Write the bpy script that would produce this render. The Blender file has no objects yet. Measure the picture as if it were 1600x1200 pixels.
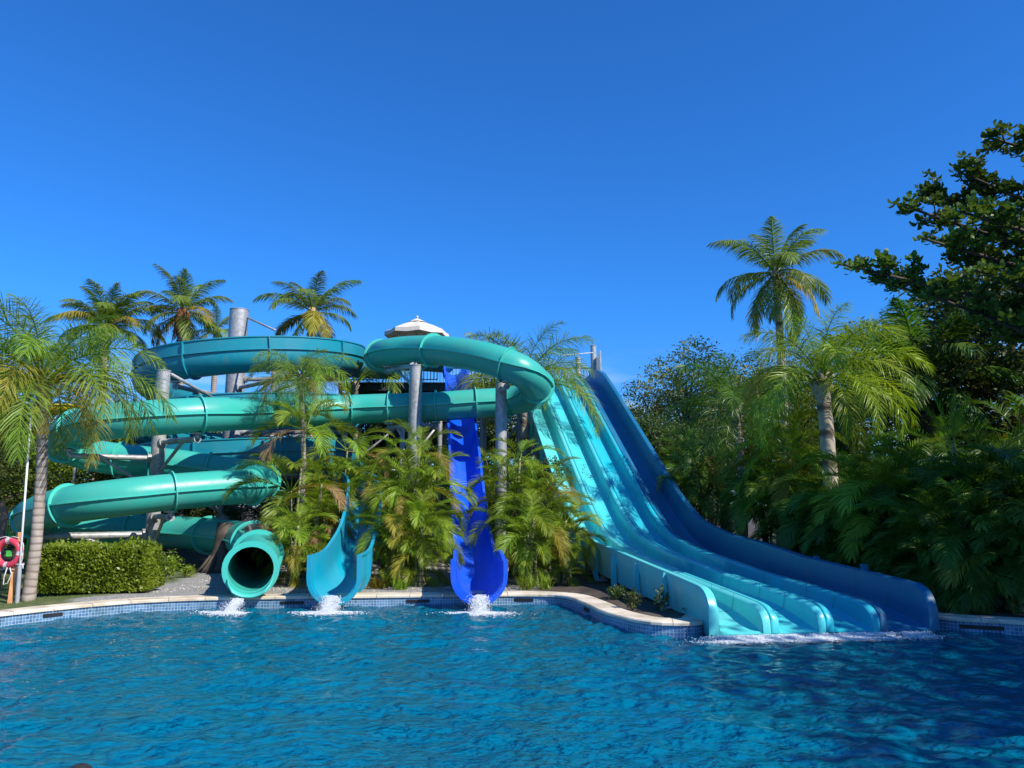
import bpy, math, random
import numpy as np
from mathutils import Vector, Matrix, noise

R = math.radians
random.seed(7)
scene = bpy.context.scene

# ------------------------------------------------------------------ camera, sky, sun, exposure
F, PITCH, CAMZ = 1202.0, R(9.0), 1.8
cam_d = bpy.data.cameras.new('camera')
cam = bpy.data.objects.new('camera', cam_d)
scene.collection.objects.link(cam)
cam.location = (0, 0, CAMZ)
cam.rotation_euler = (R(90) + PITCH, 0, 0)
cam_d.sensor_width = 36
cam_d.lens = 36 * F / 1600
cam_d.clip_start = 0.1
cam_d.clip_end = 3000
scene.camera = cam

SUN_AZ, SUN_EL = R(52), R(42)          # azimuth to the right of straight behind the camera
to_sun = Vector((math.sin(SUN_AZ) * math.cos(SUN_EL), -math.cos(SUN_AZ) * math.cos(SUN_EL), math.sin(SUN_EL)))
sun_d = bpy.data.lights.new('sun', 'SUN')
sun = bpy.data.objects.new('sun', sun_d)
scene.collection.objects.link(sun)
sun_d.energy = 5.0
sun_d.angle = R(0.53)
sun_d.color = (1.0, 0.94, 0.84)
sun.rotation_euler = to_sun.to_track_quat('Z', 'Y').to_euler()

world = bpy.data.worlds.new('World')
scene.world = world
world.use_nodes = True
wn = world.node_tree.nodes
wl = world.node_tree.links
wn.clear()
wo = wn.new('ShaderNodeOutputWorld')
bg = wn.new('ShaderNodeBackground')
sky = wn.new('ShaderNodeTexSky')
sky.sky_type = 'NISHITA'
sky.sun_disc = False
sky.sun_elevation = SUN_EL
sky.sun_rotation = math.pi - SUN_AZ
sky.altitude = 0
sky.air_density = 1.0
sky.dust_density = 0.0
sky.ozone_density = 3.5
hs = wn.new('ShaderNodeHueSaturation')
hs.inputs['Saturation'].default_value = 1.0
gain = wn.new('ShaderNodeMixRGB'); gain.blend_type = 'MULTIPLY'; gain.inputs['Fac'].default_value = 1
gain.inputs['Color2'].default_value = (0.27, 0.80, 1.38, 1)
# a few thin high clouds low over the trees
geo = wn.new('ShaderNodeTexCoord')
mp = wn.new('ShaderNodeMapping')
mp.inputs['Scale'].default_value = (2.2, 2.2, 14.0)
nz = wn.new('ShaderNodeTexNoise')
nz.inputs['Scale'].default_value = 2.1
nz.inputs['Detail'].default_value = 5
rp = wn.new('ShaderNodeValToRGB')
rp.color_ramp.elements[0].position = 0.5
rp.color_ramp.elements[1].position = 0.75
sep = wn.new('ShaderNodeSeparateXYZ')
band = wn.new('ShaderNodeMapRange')
band.inputs['From Min'].default_value = 0.20
band.inputs['From Max'].default_value = 0.12
mul = wn.new('ShaderNodeMath'); mul.operation = 'MULTIPLY'
mul2 = wn.new('ShaderNodeMath'); mul2.operation = 'MULTIPLY'; mul2.inputs[1].default_value = 0.65
mixc = wn.new('ShaderNodeMixRGB')
mixc.inputs['Color2'].default_value = (7.0, 7.4, 8.0, 1)
wl.new(geo.outputs['Generated'], mp.inputs['Vector'])
wl.new(mp.outputs[0], nz.inputs['Vector'])
wl.new(nz.outputs['Fac'], rp.inputs[0])
wl.new(geo.outputs['Generated'], sep.inputs[0])
wl.new(sep.outputs['Z'], band.inputs['Value'])
wl.new(rp.outputs[0], mul.inputs[0])
wl.new(band.outputs[0], mul.inputs[1])
wl.new(mul.outputs[0], mul2.inputs[0])
wl.new(mul2.outputs[0], mixc.inputs['Fac'])
wl.new(sky.outputs[0], hs.inputs['Color'])
wl.new(hs.outputs[0], gain.inputs['Color1'])
gh = wn.new('ShaderNodeMapRange'); gh.inputs['From Min'].default_value = 0.0; gh.inputs['From Max'].default_value = 0.24
gm = wn.new('ShaderNodeMixRGB'); gm.inputs['Color1'].default_value = (0.33, 0.58, 0.90, 1); gm.inputs['Color2'].default_value = (0.205, 0.735, 1.39, 1)
wl.new(sep.outputs['Z'], gh.inputs['Value']); wl.new(gh.outputs[0], gm.inputs['Fac']); wl.new(gm.outputs[0], gain.inputs['Color2'])
wl.new(gain.outputs[0], mixc.inputs['Color1'])
wl.new(mixc.outputs[0], bg.inputs[0])
bg.inputs[1].default_value = 0.11
wl.new(bg.outputs[0], wo.inputs[0])

scene.view_settings.view_transform = 'Standard'
scene.view_settings.look = 'None'
scene.view_settings.exposure = 0.4
scene.view_settings.gamma = 1.0
scene.view_settings.use_curve_mapping = False
scene.cycles.max_bounces = 8
scene.cycles.transparent_max_bounces = 8
scene.cycles.use_denoising = True


def at(u, v, Y):
    """the point of the place that lies at depth Y on the sight line of a spot in the photograph"""
    dx = (u - 800) / F
    dz = (600 - v) / F
    d = Vector((dx, math.cos(PITCH) - dz * math.sin(PITCH), math.sin(PITCH) + dz * math.cos(PITCH)))
    t = Y / d.y
    return Vector((0, 0, CAMZ)) + d * t


# ------------------------------------------------------------------ materials
MATS = {}


def new_mat(name):
    m = bpy.data.materials.new(name)
    m.use_nodes = True
    nt = m.node_tree
    p = nt.nodes['Principled BSDF']
    MATS[name] = m
    return m, nt, p


def noise_mix(nt, c1, c2, scale, detail=4, lo=0.35, hi=0.65, coord='Object', stretch=None):
    tc = nt.nodes.new('ShaderNodeTexCoord')
    n = nt.nodes.new('ShaderNodeTexNoise')
    n.inputs['Scale'].default_value = scale
    n.inputs['Detail'].default_value = detail
    if stretch:
        mpn = nt.nodes.new('ShaderNodeMapping')
        mpn.inputs['Scale'].default_value = stretch
        nt.links.new(tc.outputs[coord], mpn.inputs['Vector'])
        nt.links.new(mpn.outputs[0], n.inputs['Vector'])
    else:
        nt.links.new(tc.outputs[coord], n.inputs['Vector'])
    r = nt.nodes.new('ShaderNodeValToRGB')
    r.color_ramp.elements[0].position = lo
    r.color_ramp.elements[1].position = hi
    r.color_ramp.elements[0].color = (*c1, 1)
    r.color_ramp.elements[1].color = (*c2, 1)
    nt.links.new(n.outputs['Fac'], r.inputs[0])
    return r.outputs[0], n


def bump(nt, p, src, strength, dist=0.02):
    b = nt.nodes.new('ShaderNodeBump')
    b.inputs['Strength'].default_value = strength
    b.inputs['Distance'].default_value = dist
    nt.links.new(src, b.inputs['Height'])
    nt.links.new(b.outputs[0], p.inputs['Normal'])


def gelcoat(name, col, rough=0.22, worn=0.75, grime=(0.16, 0.2, 0.17)):
    """glass fibre with a glossy gel coat: faded patches, fine scratches and a little grime"""
    m, nt, p = new_mat(name)
    faded = tuple(min(1, c * 0.88 + 0.03) for c in col)
    base, n = noise_mix(nt, col, faded, 1.3, 6, 0.35, 0.7)
    tc = nt.nodes.new('ShaderNodeTexCoord')
    n2 = nt.nodes.new('ShaderNodeTexNoise'); n2.inputs['Scale'].default_value = 5.0; n2.inputs['Detail'].default_value = 9
    mpn = nt.nodes.new('ShaderNodeMapping'); mpn.inputs['Scale'].default_value = (1.0, 1.0, 0.35)
    nt.links.new(tc.outputs['Object'], mpn.inputs['Vector']); nt.links.new(mpn.outputs[0], n2.inputs['Vector'])
    r = nt.nodes.new('ShaderNodeValToRGB')
    r.color_ramp.elements[0].position = 0.56; r.color_ramp.elements[1].position = 0.86
    r.color_ramp.elements[0].color = (0, 0, 0, 1); r.color_ramp.elements[1].color = (worn, worn, worn, 1)
    nt.links.new(n2.outputs['Fac'], r.inputs[0])
    mx = nt.nodes.new('ShaderNodeMixRGB')
    nt.links.new(r.outputs[0], mx.inputs['Fac'])
    nt.links.new(base, mx.inputs['Color1'])
    mx.inputs['Color2'].default_value = (*[0.5 * a + 0.5 * b for a, b in zip(col, grime)], 1)
    nt.links.new(mx.outputs[0], p.inputs['Base Color'])
    rr = nt.nodes.new('ShaderNodeMapRange')
    rr.inputs['To Min'].default_value = rough; rr.inputs['To Max'].default_value = rough + 0.28
    nt.links.new(n2.outputs['Fac'], rr.inputs['Value'])
    nt.links.new(rr.outputs[0], p.inputs['Roughness'])
    bump(nt, p, n.outputs['Fac'], 0.12, 0.03)
    p.inputs['Specular IOR Level'].default_value = 0.38
    return m


M = {}
M['green'] = gelcoat('green_gelcoat', (0.035, 0.385, 0.315))
M['green_rim'] = gelcoat('green_rim_gelcoat', (0.05, 0.50, 0.41))
M['teal'] = gelcoat('teal_gelcoat', (0.004, 0.235, 0.31))
M['turquoise'] = gelcoat('turquoise_gelcoat', (0.003, 0.33, 0.47))
M['lane_pale'] = gelcoat('pale_turquoise_gelcoat', (0.095, 0.58, 0.58))
M['lane_mid'] = gelcoat('cyan_gelcoat', (0.05, 0.54, 0.59))
M['lane_cyan'] = gelcoat('deep_cyan_gelcoat', (0.008, 0.44, 0.54))
M['lane_blue'] = gelcoat('azure_gelcoat', (0.003, 0.14, 0.28))
M['blue'] = gelcoat('royal_blue_gelcoat', (0.0, 0.085, 0.68))

m, nt, p = new_mat('inside_green'); p.inputs['Base Color'].default_value = (0.05, 0.5, 0.4, 1); p.inputs['Roughness'].default_value = 0.2
M['green_in'] = m

m, nt, p = new_mat('smoked_acrylic')
c, n = noise_mix(nt, (0.03, 0.05, 0.05), (0.22, 0.06, 0.05), 3.0)
nt.links.new(c, p.inputs['Base Color']); p.inputs['Roughness'].default_value = 0.08
p.inputs['Transmission Weight'].default_value = 0.35
M['smoked'] = m

m, nt, p = new_mat('galvanised_steel')
tc = nt.nodes.new('ShaderNodeTexCoord')
vo = nt.nodes.new('ShaderNodeTexVoronoi'); vo.inputs['Scale'].default_value = 14
nt.links.new(tc.outputs['Object'], vo.inputs['Vector'])
r = nt.nodes.new('ShaderNodeValToRGB')
r.color_ramp.elements[0].color = (0.27, 0.28, 0.285, 1); r.color_ramp.elements[1].color = (0.46, 0.465, 0.46, 1)
nt.links.new(vo.outputs['Color'], r.inputs[0])
c, n = noise_mix(nt, (0.62, 0.6, 0.56), (1, 1, 1), 2.0, 8, 0.3, 0.55, stretch=(1, 1, 0.3))
mx = nt.nodes.new('ShaderNodeMixRGB'); mx.blend_type = 'MULTIPLY'; mx.inputs['Fac'].default_value = 1
nt.links.new(r.outputs[0], mx.inputs['Color1']); nt.links.new(c, mx.inputs['Color2'])
nt.links.new(mx.outputs[0], p.inputs['Base Color'])
p.inputs['Metallic'].default_value = 0.25; p.inputs['Roughness'].default_value = 0.5
M['steel'] = m


def simple(key, name, c1, c2, scale, rough=0.7, bs=0.2, stretch=None, metallic=0.0, dist=0.02):
    m, nt, p = new_mat(name)
    c, n = noise_mix(nt, c1, c2, scale, 6, stretch=stretch)
    nt.links.new(c, p.inputs['Base Color'])
    p.inputs['Roughness'].default_value = rough
    p.inputs['Metallic'].default_value = metallic
    if bs:
        bump(nt, p, n.outputs['Fac'], bs, dist)
    M[key] = m
    return m


simple('dark_steel', 'dark_painted_steel', (0.02, 0.024, 0.03), (0.05, 0.055, 0.06), 4, 0.55)
simple('deck_board', 'weathered_deck_board', (0.10, 0.075, 0.05), (0.2, 0.16, 0.12), 3, 0.8, stretch=(1, 9, 1))
simple('rail_blue', 'dark_blue_rail_paint', (0.01, 0.02, 0.06), (0.02, 0.04, 0.1), 4, 0.4)
simple('white_steel', 'pale_painted_steel', (0.45, 0.45, 0.44), (0.66, 0.66, 0.64), 5, 0.5)
simple('canvas', 'cream_canvas', (0.56, 0.51, 0.43), (0.68, 0.62, 0.54), 2.5, 0.9, 0.1)
simple('coping', 'cream_coping_stone', (0.46, 0.38, 0.27), (0.72, 0.64, 0.50), 2.6, 0.85, 0.25)
simple('slot', 'black_skimmer_grille', (0.008, 0.008, 0.01), (0.02, 0.02, 0.022), 8, 0.6)
simple('orange_wood', 'orange_stained_wood', (0.46, 0.19, 0.06), (0.66, 0.33, 0.13), 5, 0.6, stretch=(6, 6, 0.6))
simple('brown_wood', 'brown_stained_wood', (0.10, 0.075, 0.05), (0.18, 0.13, 0.09), 5, 0.7, stretch=(6, 6, 0.6))
simple('buoy', 'red_buoy_shell', (0.55, 0.035, 0.07), (0.68, 0.07, 0.11), 7, 0.4)
simple('tape', 'silver_reflective_tape', (0.5, 0.42, 0.42), (0.6, 0.55, 0.55), 7, 0.4)
simple('rope', 'white_rope', (0.55, 0.52, 0.47), (0.72, 0.7, 0.65), 40, 0.9)
simple('white_pole', 'white_pole_paint', (0.6, 0.6, 0.6), (0.75, 0.75, 0.75), 4, 0.35)
simple('grey_pole', 'grey_sleeve_paint', (0.28, 0.29, 0.31), (0.36, 0.37, 0.39), 4, 0.5)
simple('yellow', 'yellow_plastic', (0.72, 0.5, 0.01), (0.8, 0.6, 0.03), 3, 0.35)
simple('play_green', 'bright_green_plastic', (0.06, 0.42, 0.06), (0.1, 0.55, 0.1), 3, 0.4)
simple('play_blue', 'blue_panel', (0.02, 0.16, 0.34), (0.03, 0.22, 0.42), 3, 0.4)
simple('skin', 'brown_skin', (0.16, 0.075, 0.045), (0.22, 0.11, 0.07), 10, 0.5, 0.05)
simple('hair', 'short_black_hair', (0.012, 0.01, 0.009), (0.03, 0.025, 0.02), 60, 0.7, 0.6)
simple('shorts', 'navy_swim_shorts', (0.01, 0.02, 0.06), (0.02, 0.03, 0.09), 12, 0.8)
simple('core', 'dark_hedge_core', (0.008, 0.016, 0.005), (0.02, 0.035, 0.01), 9, 0.9)  # near-black green, the shade inside the hedge put into colour
simple('stone', 'grey_pebble', (0.16, 0.155, 0.145), (0.42, 0.40, 0.37), 3, 0.85)
simple('foam', 'white_water_foam', (0.75, 0.8, 0.84), (0.9, 0.93, 0.95), 12, 0.35)
M['foam'].node_tree.nodes['Principled BSDF'].inputs['Transmission Weight'].default_value = 0.25
simple('plaster', 'pale_plaster', (0.5, 0.49, 0.46), (0.62, 0.6, 0.57), 3, 0.9)

# palm bark: rings up the trunk
def bark(key, name, c1, c2, ring, cdark):
    m, nt, p = new_mat(name)
    c, n = noise_mix(nt, c1, c2, 5, 8, 0.3, 0.7, stretch=(1, 1, 0.5))
    tc = nt.nodes.new('ShaderNodeTexCoord')
    wv = nt.nodes.new('ShaderNodeTexWave'); wv.bands_direction = 'Z'
    wv.inputs['Scale'].default_value = ring; wv.inputs['Distortion'].default_value = 2.5
    wv.inputs['Detail'].default_value = 3
    nt.links.new(tc.outputs['Object'], wv.inputs['Vector'])
    r = nt.nodes.new('ShaderNodeValToRGB')
    r.color_ramp.elements[0].position = 0.02; r.color_ramp.elements[1].position = 0.35
    nt.links.new(wv.outputs['Fac'], r.inputs[0])
    mx = nt.nodes.new('ShaderNodeMixRGB')
    nt.links.new(r.outputs[0], mx.inputs['Fac'])
    mx.inputs['Color1'].default_value = (*cdark, 1)
    nt.links.new(c, mx.inputs['Color2'])
    nt.links.new(mx.outputs[0], p.inputs['Base Color'])
    p.inputs['Roughness'].default_value = 0.9
    ad = nt.nodes.new('ShaderNodeMath'); ad.operation = 'ADD'
    nt.links.new(n.outputs['Fac'], ad.inputs[0]); nt.links.new(wv.outputs['Fac'], ad.inputs[1])
    bump(nt, p, ad.outputs[0], 0.22, 0.012)
    M[key] = m


bark('bark_grey', 'grey_ringed_bark', (0.23, 0.185, 0.145), (0.42, 0.36, 0.31), 2.6, (0.19, 0.15, 0.12))
bark('bark_pale', 'pale_peeling_bark', (0.30, 0.25, 0.20), (0.52, 0.46, 0.39), 0.5, (0.13, 0.1, 0.075))
bark('cane', 'green_yellow_cane', (0.14, 0.17, 0.05), (0.33, 0.30, 0.16), 3.0, (0.10, 0.09, 0.05))
bark('bark_dark', 'dark_rough_bark', (0.045, 0.035, 0.025), (0.11, 0.085, 0.065), 0.4, (0.03, 0.024, 0.018))
simple('boot', 'rust_red_fibre', (0.20, 0.06, 0.03), (0.42, 0.17, 0.09), 6, 0.9, 0.5, stretch=(5, 5, 0.6))
simple('boot_tan', 'tan_dry_sheath', (0.28, 0.18, 0.08), (0.5, 0.37, 0.2), 6, 0.9, 0.5, stretch=(5, 5, 0.6))


def leaf_mat(key, name, c1, c2, trans=0.35, rough=0.42, var=0.5, scale=0.9):
    m, nt, p = new_mat(name)
    c, n = noise_mix(nt, c1, c2, scale, 5, 0.3, 0.7)
    oi = nt.nodes.new('ShaderNodeObjectInfo')
    mr = nt.nodes.new('ShaderNodeMapRange')
    mr.inputs['To Min'].default_value = 1 - var * 0.5; mr.inputs['To Max'].default_value = 1 + var * 0.6
    nt.links.new(oi.outputs['Random'], mr.inputs['Value'])
    hsv = nt.nodes.new('ShaderNodeHueSaturation')
    nt.links.new(mr.outputs[0], hsv.inputs['Value'])
    mh = nt.nodes.new('ShaderNodeMapRange')
    mh.inputs['To Min'].default_value = 0.485; mh.inputs['To Max'].default_value = 0.512
    nt.links.new(oi.outputs['Random'], mh.inputs['Value'])
    nt.links.new(mh.outputs[0], hsv.inputs['Hue'])
    nt.links.new(c, hsv.inputs['Color'])
    nt.links.new(hsv.outputs[0], p.inputs['Base Color'])
    p.inputs['Roughness'].default_value = rough
    p.inputs['Specular IOR Level'].default_value = 0.3
    tr = nt.nodes.new('ShaderNodeBsdfTranslucent')
    br = nt.nodes.new('ShaderNodeMixRGB'); br.blend_type = 'MULTIPLY'; br.inputs['Fac'].default_value = 1
    nt.links.new(hsv.outputs[0], br.inputs['Color1']); br.inputs['Color2'].default_value = (1.5, 1.35, 0.5, 1)
    nt.links.new(br.outputs[0], tr.inputs['Color'])
    ms = nt.nodes.new('ShaderNodeMixShader'); ms.inputs[0].default_value = trans
    nt.links.new(p.outputs[0], ms.inputs[1]); nt.links.new(tr.outputs[0], ms.inputs[2])
    nt.links.new(ms.outputs[0], nt.nodes['Material Output'].inputs['Surface'])
    M[key] = m


leaf_mat('l_queen', 'queen_palm_leaf', (0.10, 0.21, 0.02), (0.22, 0.33, 0.04))
leaf_mat('l_coco', 'coconut_palm_leaf', (0.10, 0.18, 0.03), (0.22, 0.29, 0.05), rough=0.42)
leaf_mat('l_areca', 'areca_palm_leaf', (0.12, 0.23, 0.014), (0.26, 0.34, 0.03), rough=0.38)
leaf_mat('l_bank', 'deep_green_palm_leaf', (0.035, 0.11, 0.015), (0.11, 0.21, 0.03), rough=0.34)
leaf_mat('l_yellow', 'yellowing_palm_leaf', (0.19, 0.20, 0.02), (0.36, 0.29, 0.04), rough=0.5)
leaf_mat('l_brown', 'dry_brown_palm_leaf', (0.20, 0.115, 0.05), (0.38, 0.24, 0.12), trans=0.2, rough=0.8)
leaf_mat('l_almond', 'almond_tree_leaf', (0.045, 0.10, 0.018), (0.12, 0.20, 0.035), rough=0.5, trans=0.28)
leaf_mat('l_tree', 'broadleaf_tree_leaf', (0.03, 0.065, 0.015), (0.10, 0.135, 0.035), rough=0.5, trans=0.3, scale=1.5)
leaf_mat('l_bamboo', 'bamboo_leaf', (0.19, 0.23, 0.05), (0.36, 0.36, 0.11), rough=0.6, trans=0.45, scale=1.5)
leaf_mat('l_hedge', 'clipped_hedge_leaf', (0.12, 0.20, 0.012), (0.24, 0.34, 0.03), rough=0.4, trans=0.3, scale=3)
leaf_mat('l_grass', 'lawn_grass_blade', (0.07, 0.14, 0.02), (0.17, 0.2, 0.05), rough=0.6, trans=0.3, scale=4)

# ground: lawn left, gravel behind it, dark soil elsewhere
m, nt, p = new_mat('garden_ground')
tc = nt.nodes.new('ShaderNodeTexCoord')
sx = nt.nodes.new('ShaderNodeSeparateXYZ'); nt.links.new(tc.outputs['Object'], sx.inputs[0])
soil, n1 = noise_mix(nt, (0.035, 0.026, 0.018), (0.10, 0.078, 0.055), 3.0, 10)
grav, n2 = noise_mix(nt, (0.15, 0.145, 0.135), (0.40, 0.385, 0.36), 40.0, 8)
lawn, n3 = noise_mix(nt, (0.05, 0.085, 0.02), (0.13, 0.14, 0.045), 7.0, 8)
wob = nt.nodes.new('ShaderNodeTexNoise'); wob.inputs['Scale'].default_value = 0.9
nt.links.new(tc.outputs['Object'], wob.inputs['Vector'])


def step(src, a, b):
    ad = nt.nodes.new('ShaderNodeMath'); ad.operation = 'MULTIPLY_ADD'
    nt.links.new(wob.outputs['Fac'], ad.inputs[0]); ad.inputs[1].default_value = 1.4
    nt.links.new(src, ad.inputs[2])
    mr = nt.nodes.new('ShaderNodeMapRange')
    mr.inputs['From Min'].default_value = a + 0.7; mr.inputs['From Max'].default_value = b + 0.7
    nt.links.new(ad.outputs[0], mr.inputs['Value'])
    return mr.outputs[0]


mxa = nt.nodes.new('ShaderNodeMixRGB')
nt.links.new(step(sx.outputs['X'], 0.3, 0.9), mxa.inputs['Fac'])
nt.links.new(grav, mxa.inputs['Color1']); nt.links.new(soil, mxa.inputs['Color2'])
mxb = nt.nodes.new('ShaderNodeMixRGB')
nt.links.new(step(sx.outputs['X'], -7.2, -7.6), mxb.inputs['Fac'])
nt.links.new(mxa.outputs[0], mxb.inputs['Color1']); nt.links.new(lawn, mxb.inputs['Color2'])
mxc = nt.nodes.new('ShaderNodeMixRGB')
nt.links.new(step(sx.outputs['Y'], 21, 22.5), mxc.inputs['Fac'])
nt.links.new(mxb.outputs[0], mxc.inputs['Color1']); nt.links.new(soil, mxc.inputs['Color2'])
nt.links.new(mxc.outputs[0], p.inputs['Base Color'])
p.inputs['Roughness'].default_value = 0.95
bump(nt, p, n2.outputs['Fac'], 0.8, 0.03)
M['ground'] = m

# mosaic tile, laid by arc length and height
m, nt, p = new_mat('blue_mosaic_tile')
uv = nt.nodes.new('ShaderNodeUVMap')
bk = nt.nodes.new('ShaderNodeTexBrick')
bk.offset = 0.0; bk.offset_frequency = 1; bk.squash = 1.0
bk.inputs['Scale'].default_value = 1.0
bk.inputs['Brick Width'].default_value = 0.05; bk.inputs['Row Height'].default_value = 0.05
bk.inputs['Mortar Size'].default_value = 0.0035
bk.inputs['Mortar Smooth'].default_value = 0.1
bk.inputs['Color1'].default_value = (0.06, 0.15, 0.29, 1); bk.inputs['Color2'].default_value = (0.14, 0.28, 0.44, 1)
bk.inputs['Mortar'].default_value = (0.42, 0.5, 0.56, 1)
nt.links.new(uv.outputs[0], bk.inputs['Vector'])
gc, gn = noise_mix(nt, (0.55, 0.6, 0.55), (1, 1, 1), 1.7, 8, 0.35, 0.6)
gm_ = nt.nodes.new('ShaderNodeMixRGB'); gm_.blend_type = 'MULTIPLY'; gm_.inputs['Fac'].default_value = 0.8
nt.links.new(bk.outputs['Color'], gm_.inputs['Color1']); nt.links.new(gc, gm_.inputs['Color2'])
nt.links.new(gm_.outputs[0], p.inputs['Base Color']); p.inputs['Roughness'].default_value = 0.25
M['tile'] = m
m, nt, p = new_mat('blue_pool_plaster')
c, n = noise_mix(nt, (0.0, 0.27, 0.46), (0.01, 0.38, 0.58), 0.6, 3)
nt.links.new(c, p.inputs['Base Color']); p.inputs['Roughness'].default_value = 0.7
M['pool_floor'] = m

# water
m, nt, p = new_mat('pool_water')
for nd in list(nt.nodes):
    if nd.type == 'BSDF_PRINCIPLED':
        nt.nodes.remove(nd)
out = nt.nodes['Material Output']
tc = nt.nodes.new('ShaderNodeTexCoord')
wmap = nt.nodes.new('ShaderNodeMapping'); wmap.inputs['Scale'].default_value = (0.7, 1.15, 1); wmap.inputs['Rotation'].default_value = (0, 0, 0.25)
nt.links.new(tc.outputs['Object'], wmap.inputs['Vector'])
def wnoise(scale, det, dist, strength, prev=None, kind='ShaderNodeTexNoise'):
    nz = nt.nodes.new(kind); nz.inputs['Scale'].default_value = scale
    nz.inputs['Detail'].default_value = det
    nt.links.new(wmap.outputs[0], nz.inputs['Vector'])
    b = nt.nodes.new('ShaderNodeBump'); b.inputs['Strength'].default_value = strength; b.inputs['Distance'].default_value = dist
    nt.links.new(nz.outputs[0], b.inputs['Height'])
    if prev: nt.links.new(prev.outputs[0], b.inputs['Normal'])
    return b
b = wnoise(15, 3, 0.016, 1.0)                       # surface ripples
b2 = wnoise(7.5, 3, 0.17, 1.0)                      # light caught by the cloudy water under them
b2 = wnoise(20.0, 2, 0.085, 1.0, b2)
cn = nt.nodes.new('ShaderNodeTexNoise'); cn.inputs['Scale'].default_value = 0.28; cn.inputs['Detail'].default_value = 3    # calm and choppy patches
nt.links.new(tc.outputs['Object'], cn.inputs['Vector'])
cr_ = nt.nodes.new('ShaderNodeMapRange'); cr_.inputs['From Min'].default_value = 0.38; cr_.inputs['From Max'].default_value = 0.6
cr_.inputs['To Min'].default_value = 0.25; cr_.inputs['To Max'].default_value = 1.0
nt.links.new(cn.outputs['Fac'], cr_.inputs['Value'])
nt.links.new(cr_.outputs[0], b2.inputs['Strength'])
nt.links.new(cr_.outputs[0], b.inputs['Strength'])
tp = nt.nodes.new('ShaderNodeBsdfTransparent'); tp.inputs['Color'].default_value = (0.55, 0.93, 0.97, 1)
rf = nt.nodes.new('ShaderNodeBsdfRefraction'); rf.inputs['IOR'].default_value = 1.33; rf.inputs['Color'].default_value = (0.62, 0.95, 0.98, 1)
nt.links.new(b.outputs[0], rf.inputs['Normal'])
cl = nt.nodes.new('ShaderNodeMixShader'); cl.inputs[0].default_value = 0.5
nt.links.new(tp.outputs[0], cl.inputs[1]); nt.links.new(rf.outputs[0], cl.inputs[2])
df = nt.nodes.new('ShaderNodeBsdfDiffuse'); df.inputs['Color'].default_value = (0.0, 0.185, 0.31, 1)
nt.links.new(b2.outputs[0], df.inputs['Normal'])
body = nt.nodes.new('ShaderNodeMixShader'); body.inputs[0].default_value = 0.62
nt.links.new(cl.outputs[0], body.inputs[1]); nt.links.new(df.outputs[0], body.inputs[2])
gs = nt.nodes.new('ShaderNodeBsdfGlossy'); gs.inputs['Roughness'].default_value = 0.03
nt.links.new(b.outputs[0], gs.inputs['Normal'])
fr = nt.nodes.new('ShaderNodeFresnel'); fr.inputs['IOR'].default_value = 1.33
nt.links.new(b.outputs[0], fr.inputs['Normal'])
ms = nt.nodes.new('ShaderNodeMixShader')
nt.links.new(fr.outputs[0], ms.inputs[0]); nt.links.new(body.outputs[0], ms.inputs[1]); nt.links.new(gs.outputs[0], ms.inputs[2])
nt.links.new(ms.outputs[0], out.inputs['Surface'])
M['water'] = m


# ------------------------------------------------------------------ helpers
C = scene.collection


class MB:
    def __init__(s):
        s.v = []; s.f = []

    def add(s, vs, fs):
        o = len(s.v)
        s.v.extend([tuple(a) for a in vs]); s.f.extend([tuple(i + o for i in q) for q in fs])

    def box(s, c, size, rot=None):
        hx, hy, hz = size[0] / 2, size[1] / 2, size[2] / 2
        vs = [Vector((x, y, z)) for x in (-hx, hx) for y in (-hy, hy) for z in (-hz, hz)]
        if rot is not None:
            vs = [rot @ a for a in vs]
        s.add([a + Vector(c) for a in vs], [(0, 1, 3, 2), (4, 6, 7, 5), (0, 4, 5, 1), (2, 3, 7, 6), (0, 2, 6, 4), (1, 5, 7, 3)])

    def bar(s, a, b, w, h=None):
        a = Vector(a); b = Vector(b); h = h or w
        d = (b - a); q = d.to_track_quat('X', 'Z')
        s.box((a + b) / 2, (d.length, w, h), q.to_matrix())

    def tube(s, pts, rad, n=12, caps=True):
        pts = [Vector(q) for q in pts]
        if not hasattr(rad, '__len__'):
            rad = [rad] * len(pts)
        up = Vector((0, 0, 1))
        base = len(s.v); prev = None
        for i, q in enumerate(pts):
            t = (pts[min(i + 1, len(pts) - 1)] - pts[max(i - 1, 0)]).normalized()
            if prev is None:
                ref = up if abs(t.z) < 0.9 else Vector((1, 0, 0))
                a = t.cross(ref).normalized()
            else:
                a = (prev - t * prev.dot(t)).normalized()
            prev = a
            b = t.cross(a)
            for k in range(n):
                w = 2 * math.pi * k / n
                s.v.append(tuple(q + (a * math.cos(w) + b * math.sin(w)) * rad[i]))
        for i in range(len(pts) - 1):
            for k in range(n):
                k2 = (k + 1) % n
                s.f.append((base + i * n + k, base + i * n + k2, base + (i + 1) * n + k2, base + (i + 1) * n + k))
        if caps:
            s.f.append(tuple(base + k for k in range(n))[::-1])
            s.f.append(tuple(base + (len(pts) - 1) * n + k for k in range(n)))

    def build(s, name, mat, parent=None, org=None, smooth=False, sharp=None):
        me = bpy.data.meshes.new(name)
        o = Vector(org) if org is not None else Vector((0, 0, 0))
        vs = [(a[0] - o.x, a[1] - o.y, a[2] - o.z) for a in s.v] if org is not None else s.v
        me.from_pydata(vs, [], s.f)
        me.materials.append(mat)
        if smooth:
            me.polygons.foreach_set('use_smooth', [True] * len(me.polygons))
            if sharp:
                me.set_sharp_from_angle(angle=R(sharp))
        me.update()
        ob = bpy.data.objects.new(name, me)
        C.objects.link(ob)
        if parent is not None:
            ob.parent = parent
        return ob


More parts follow.
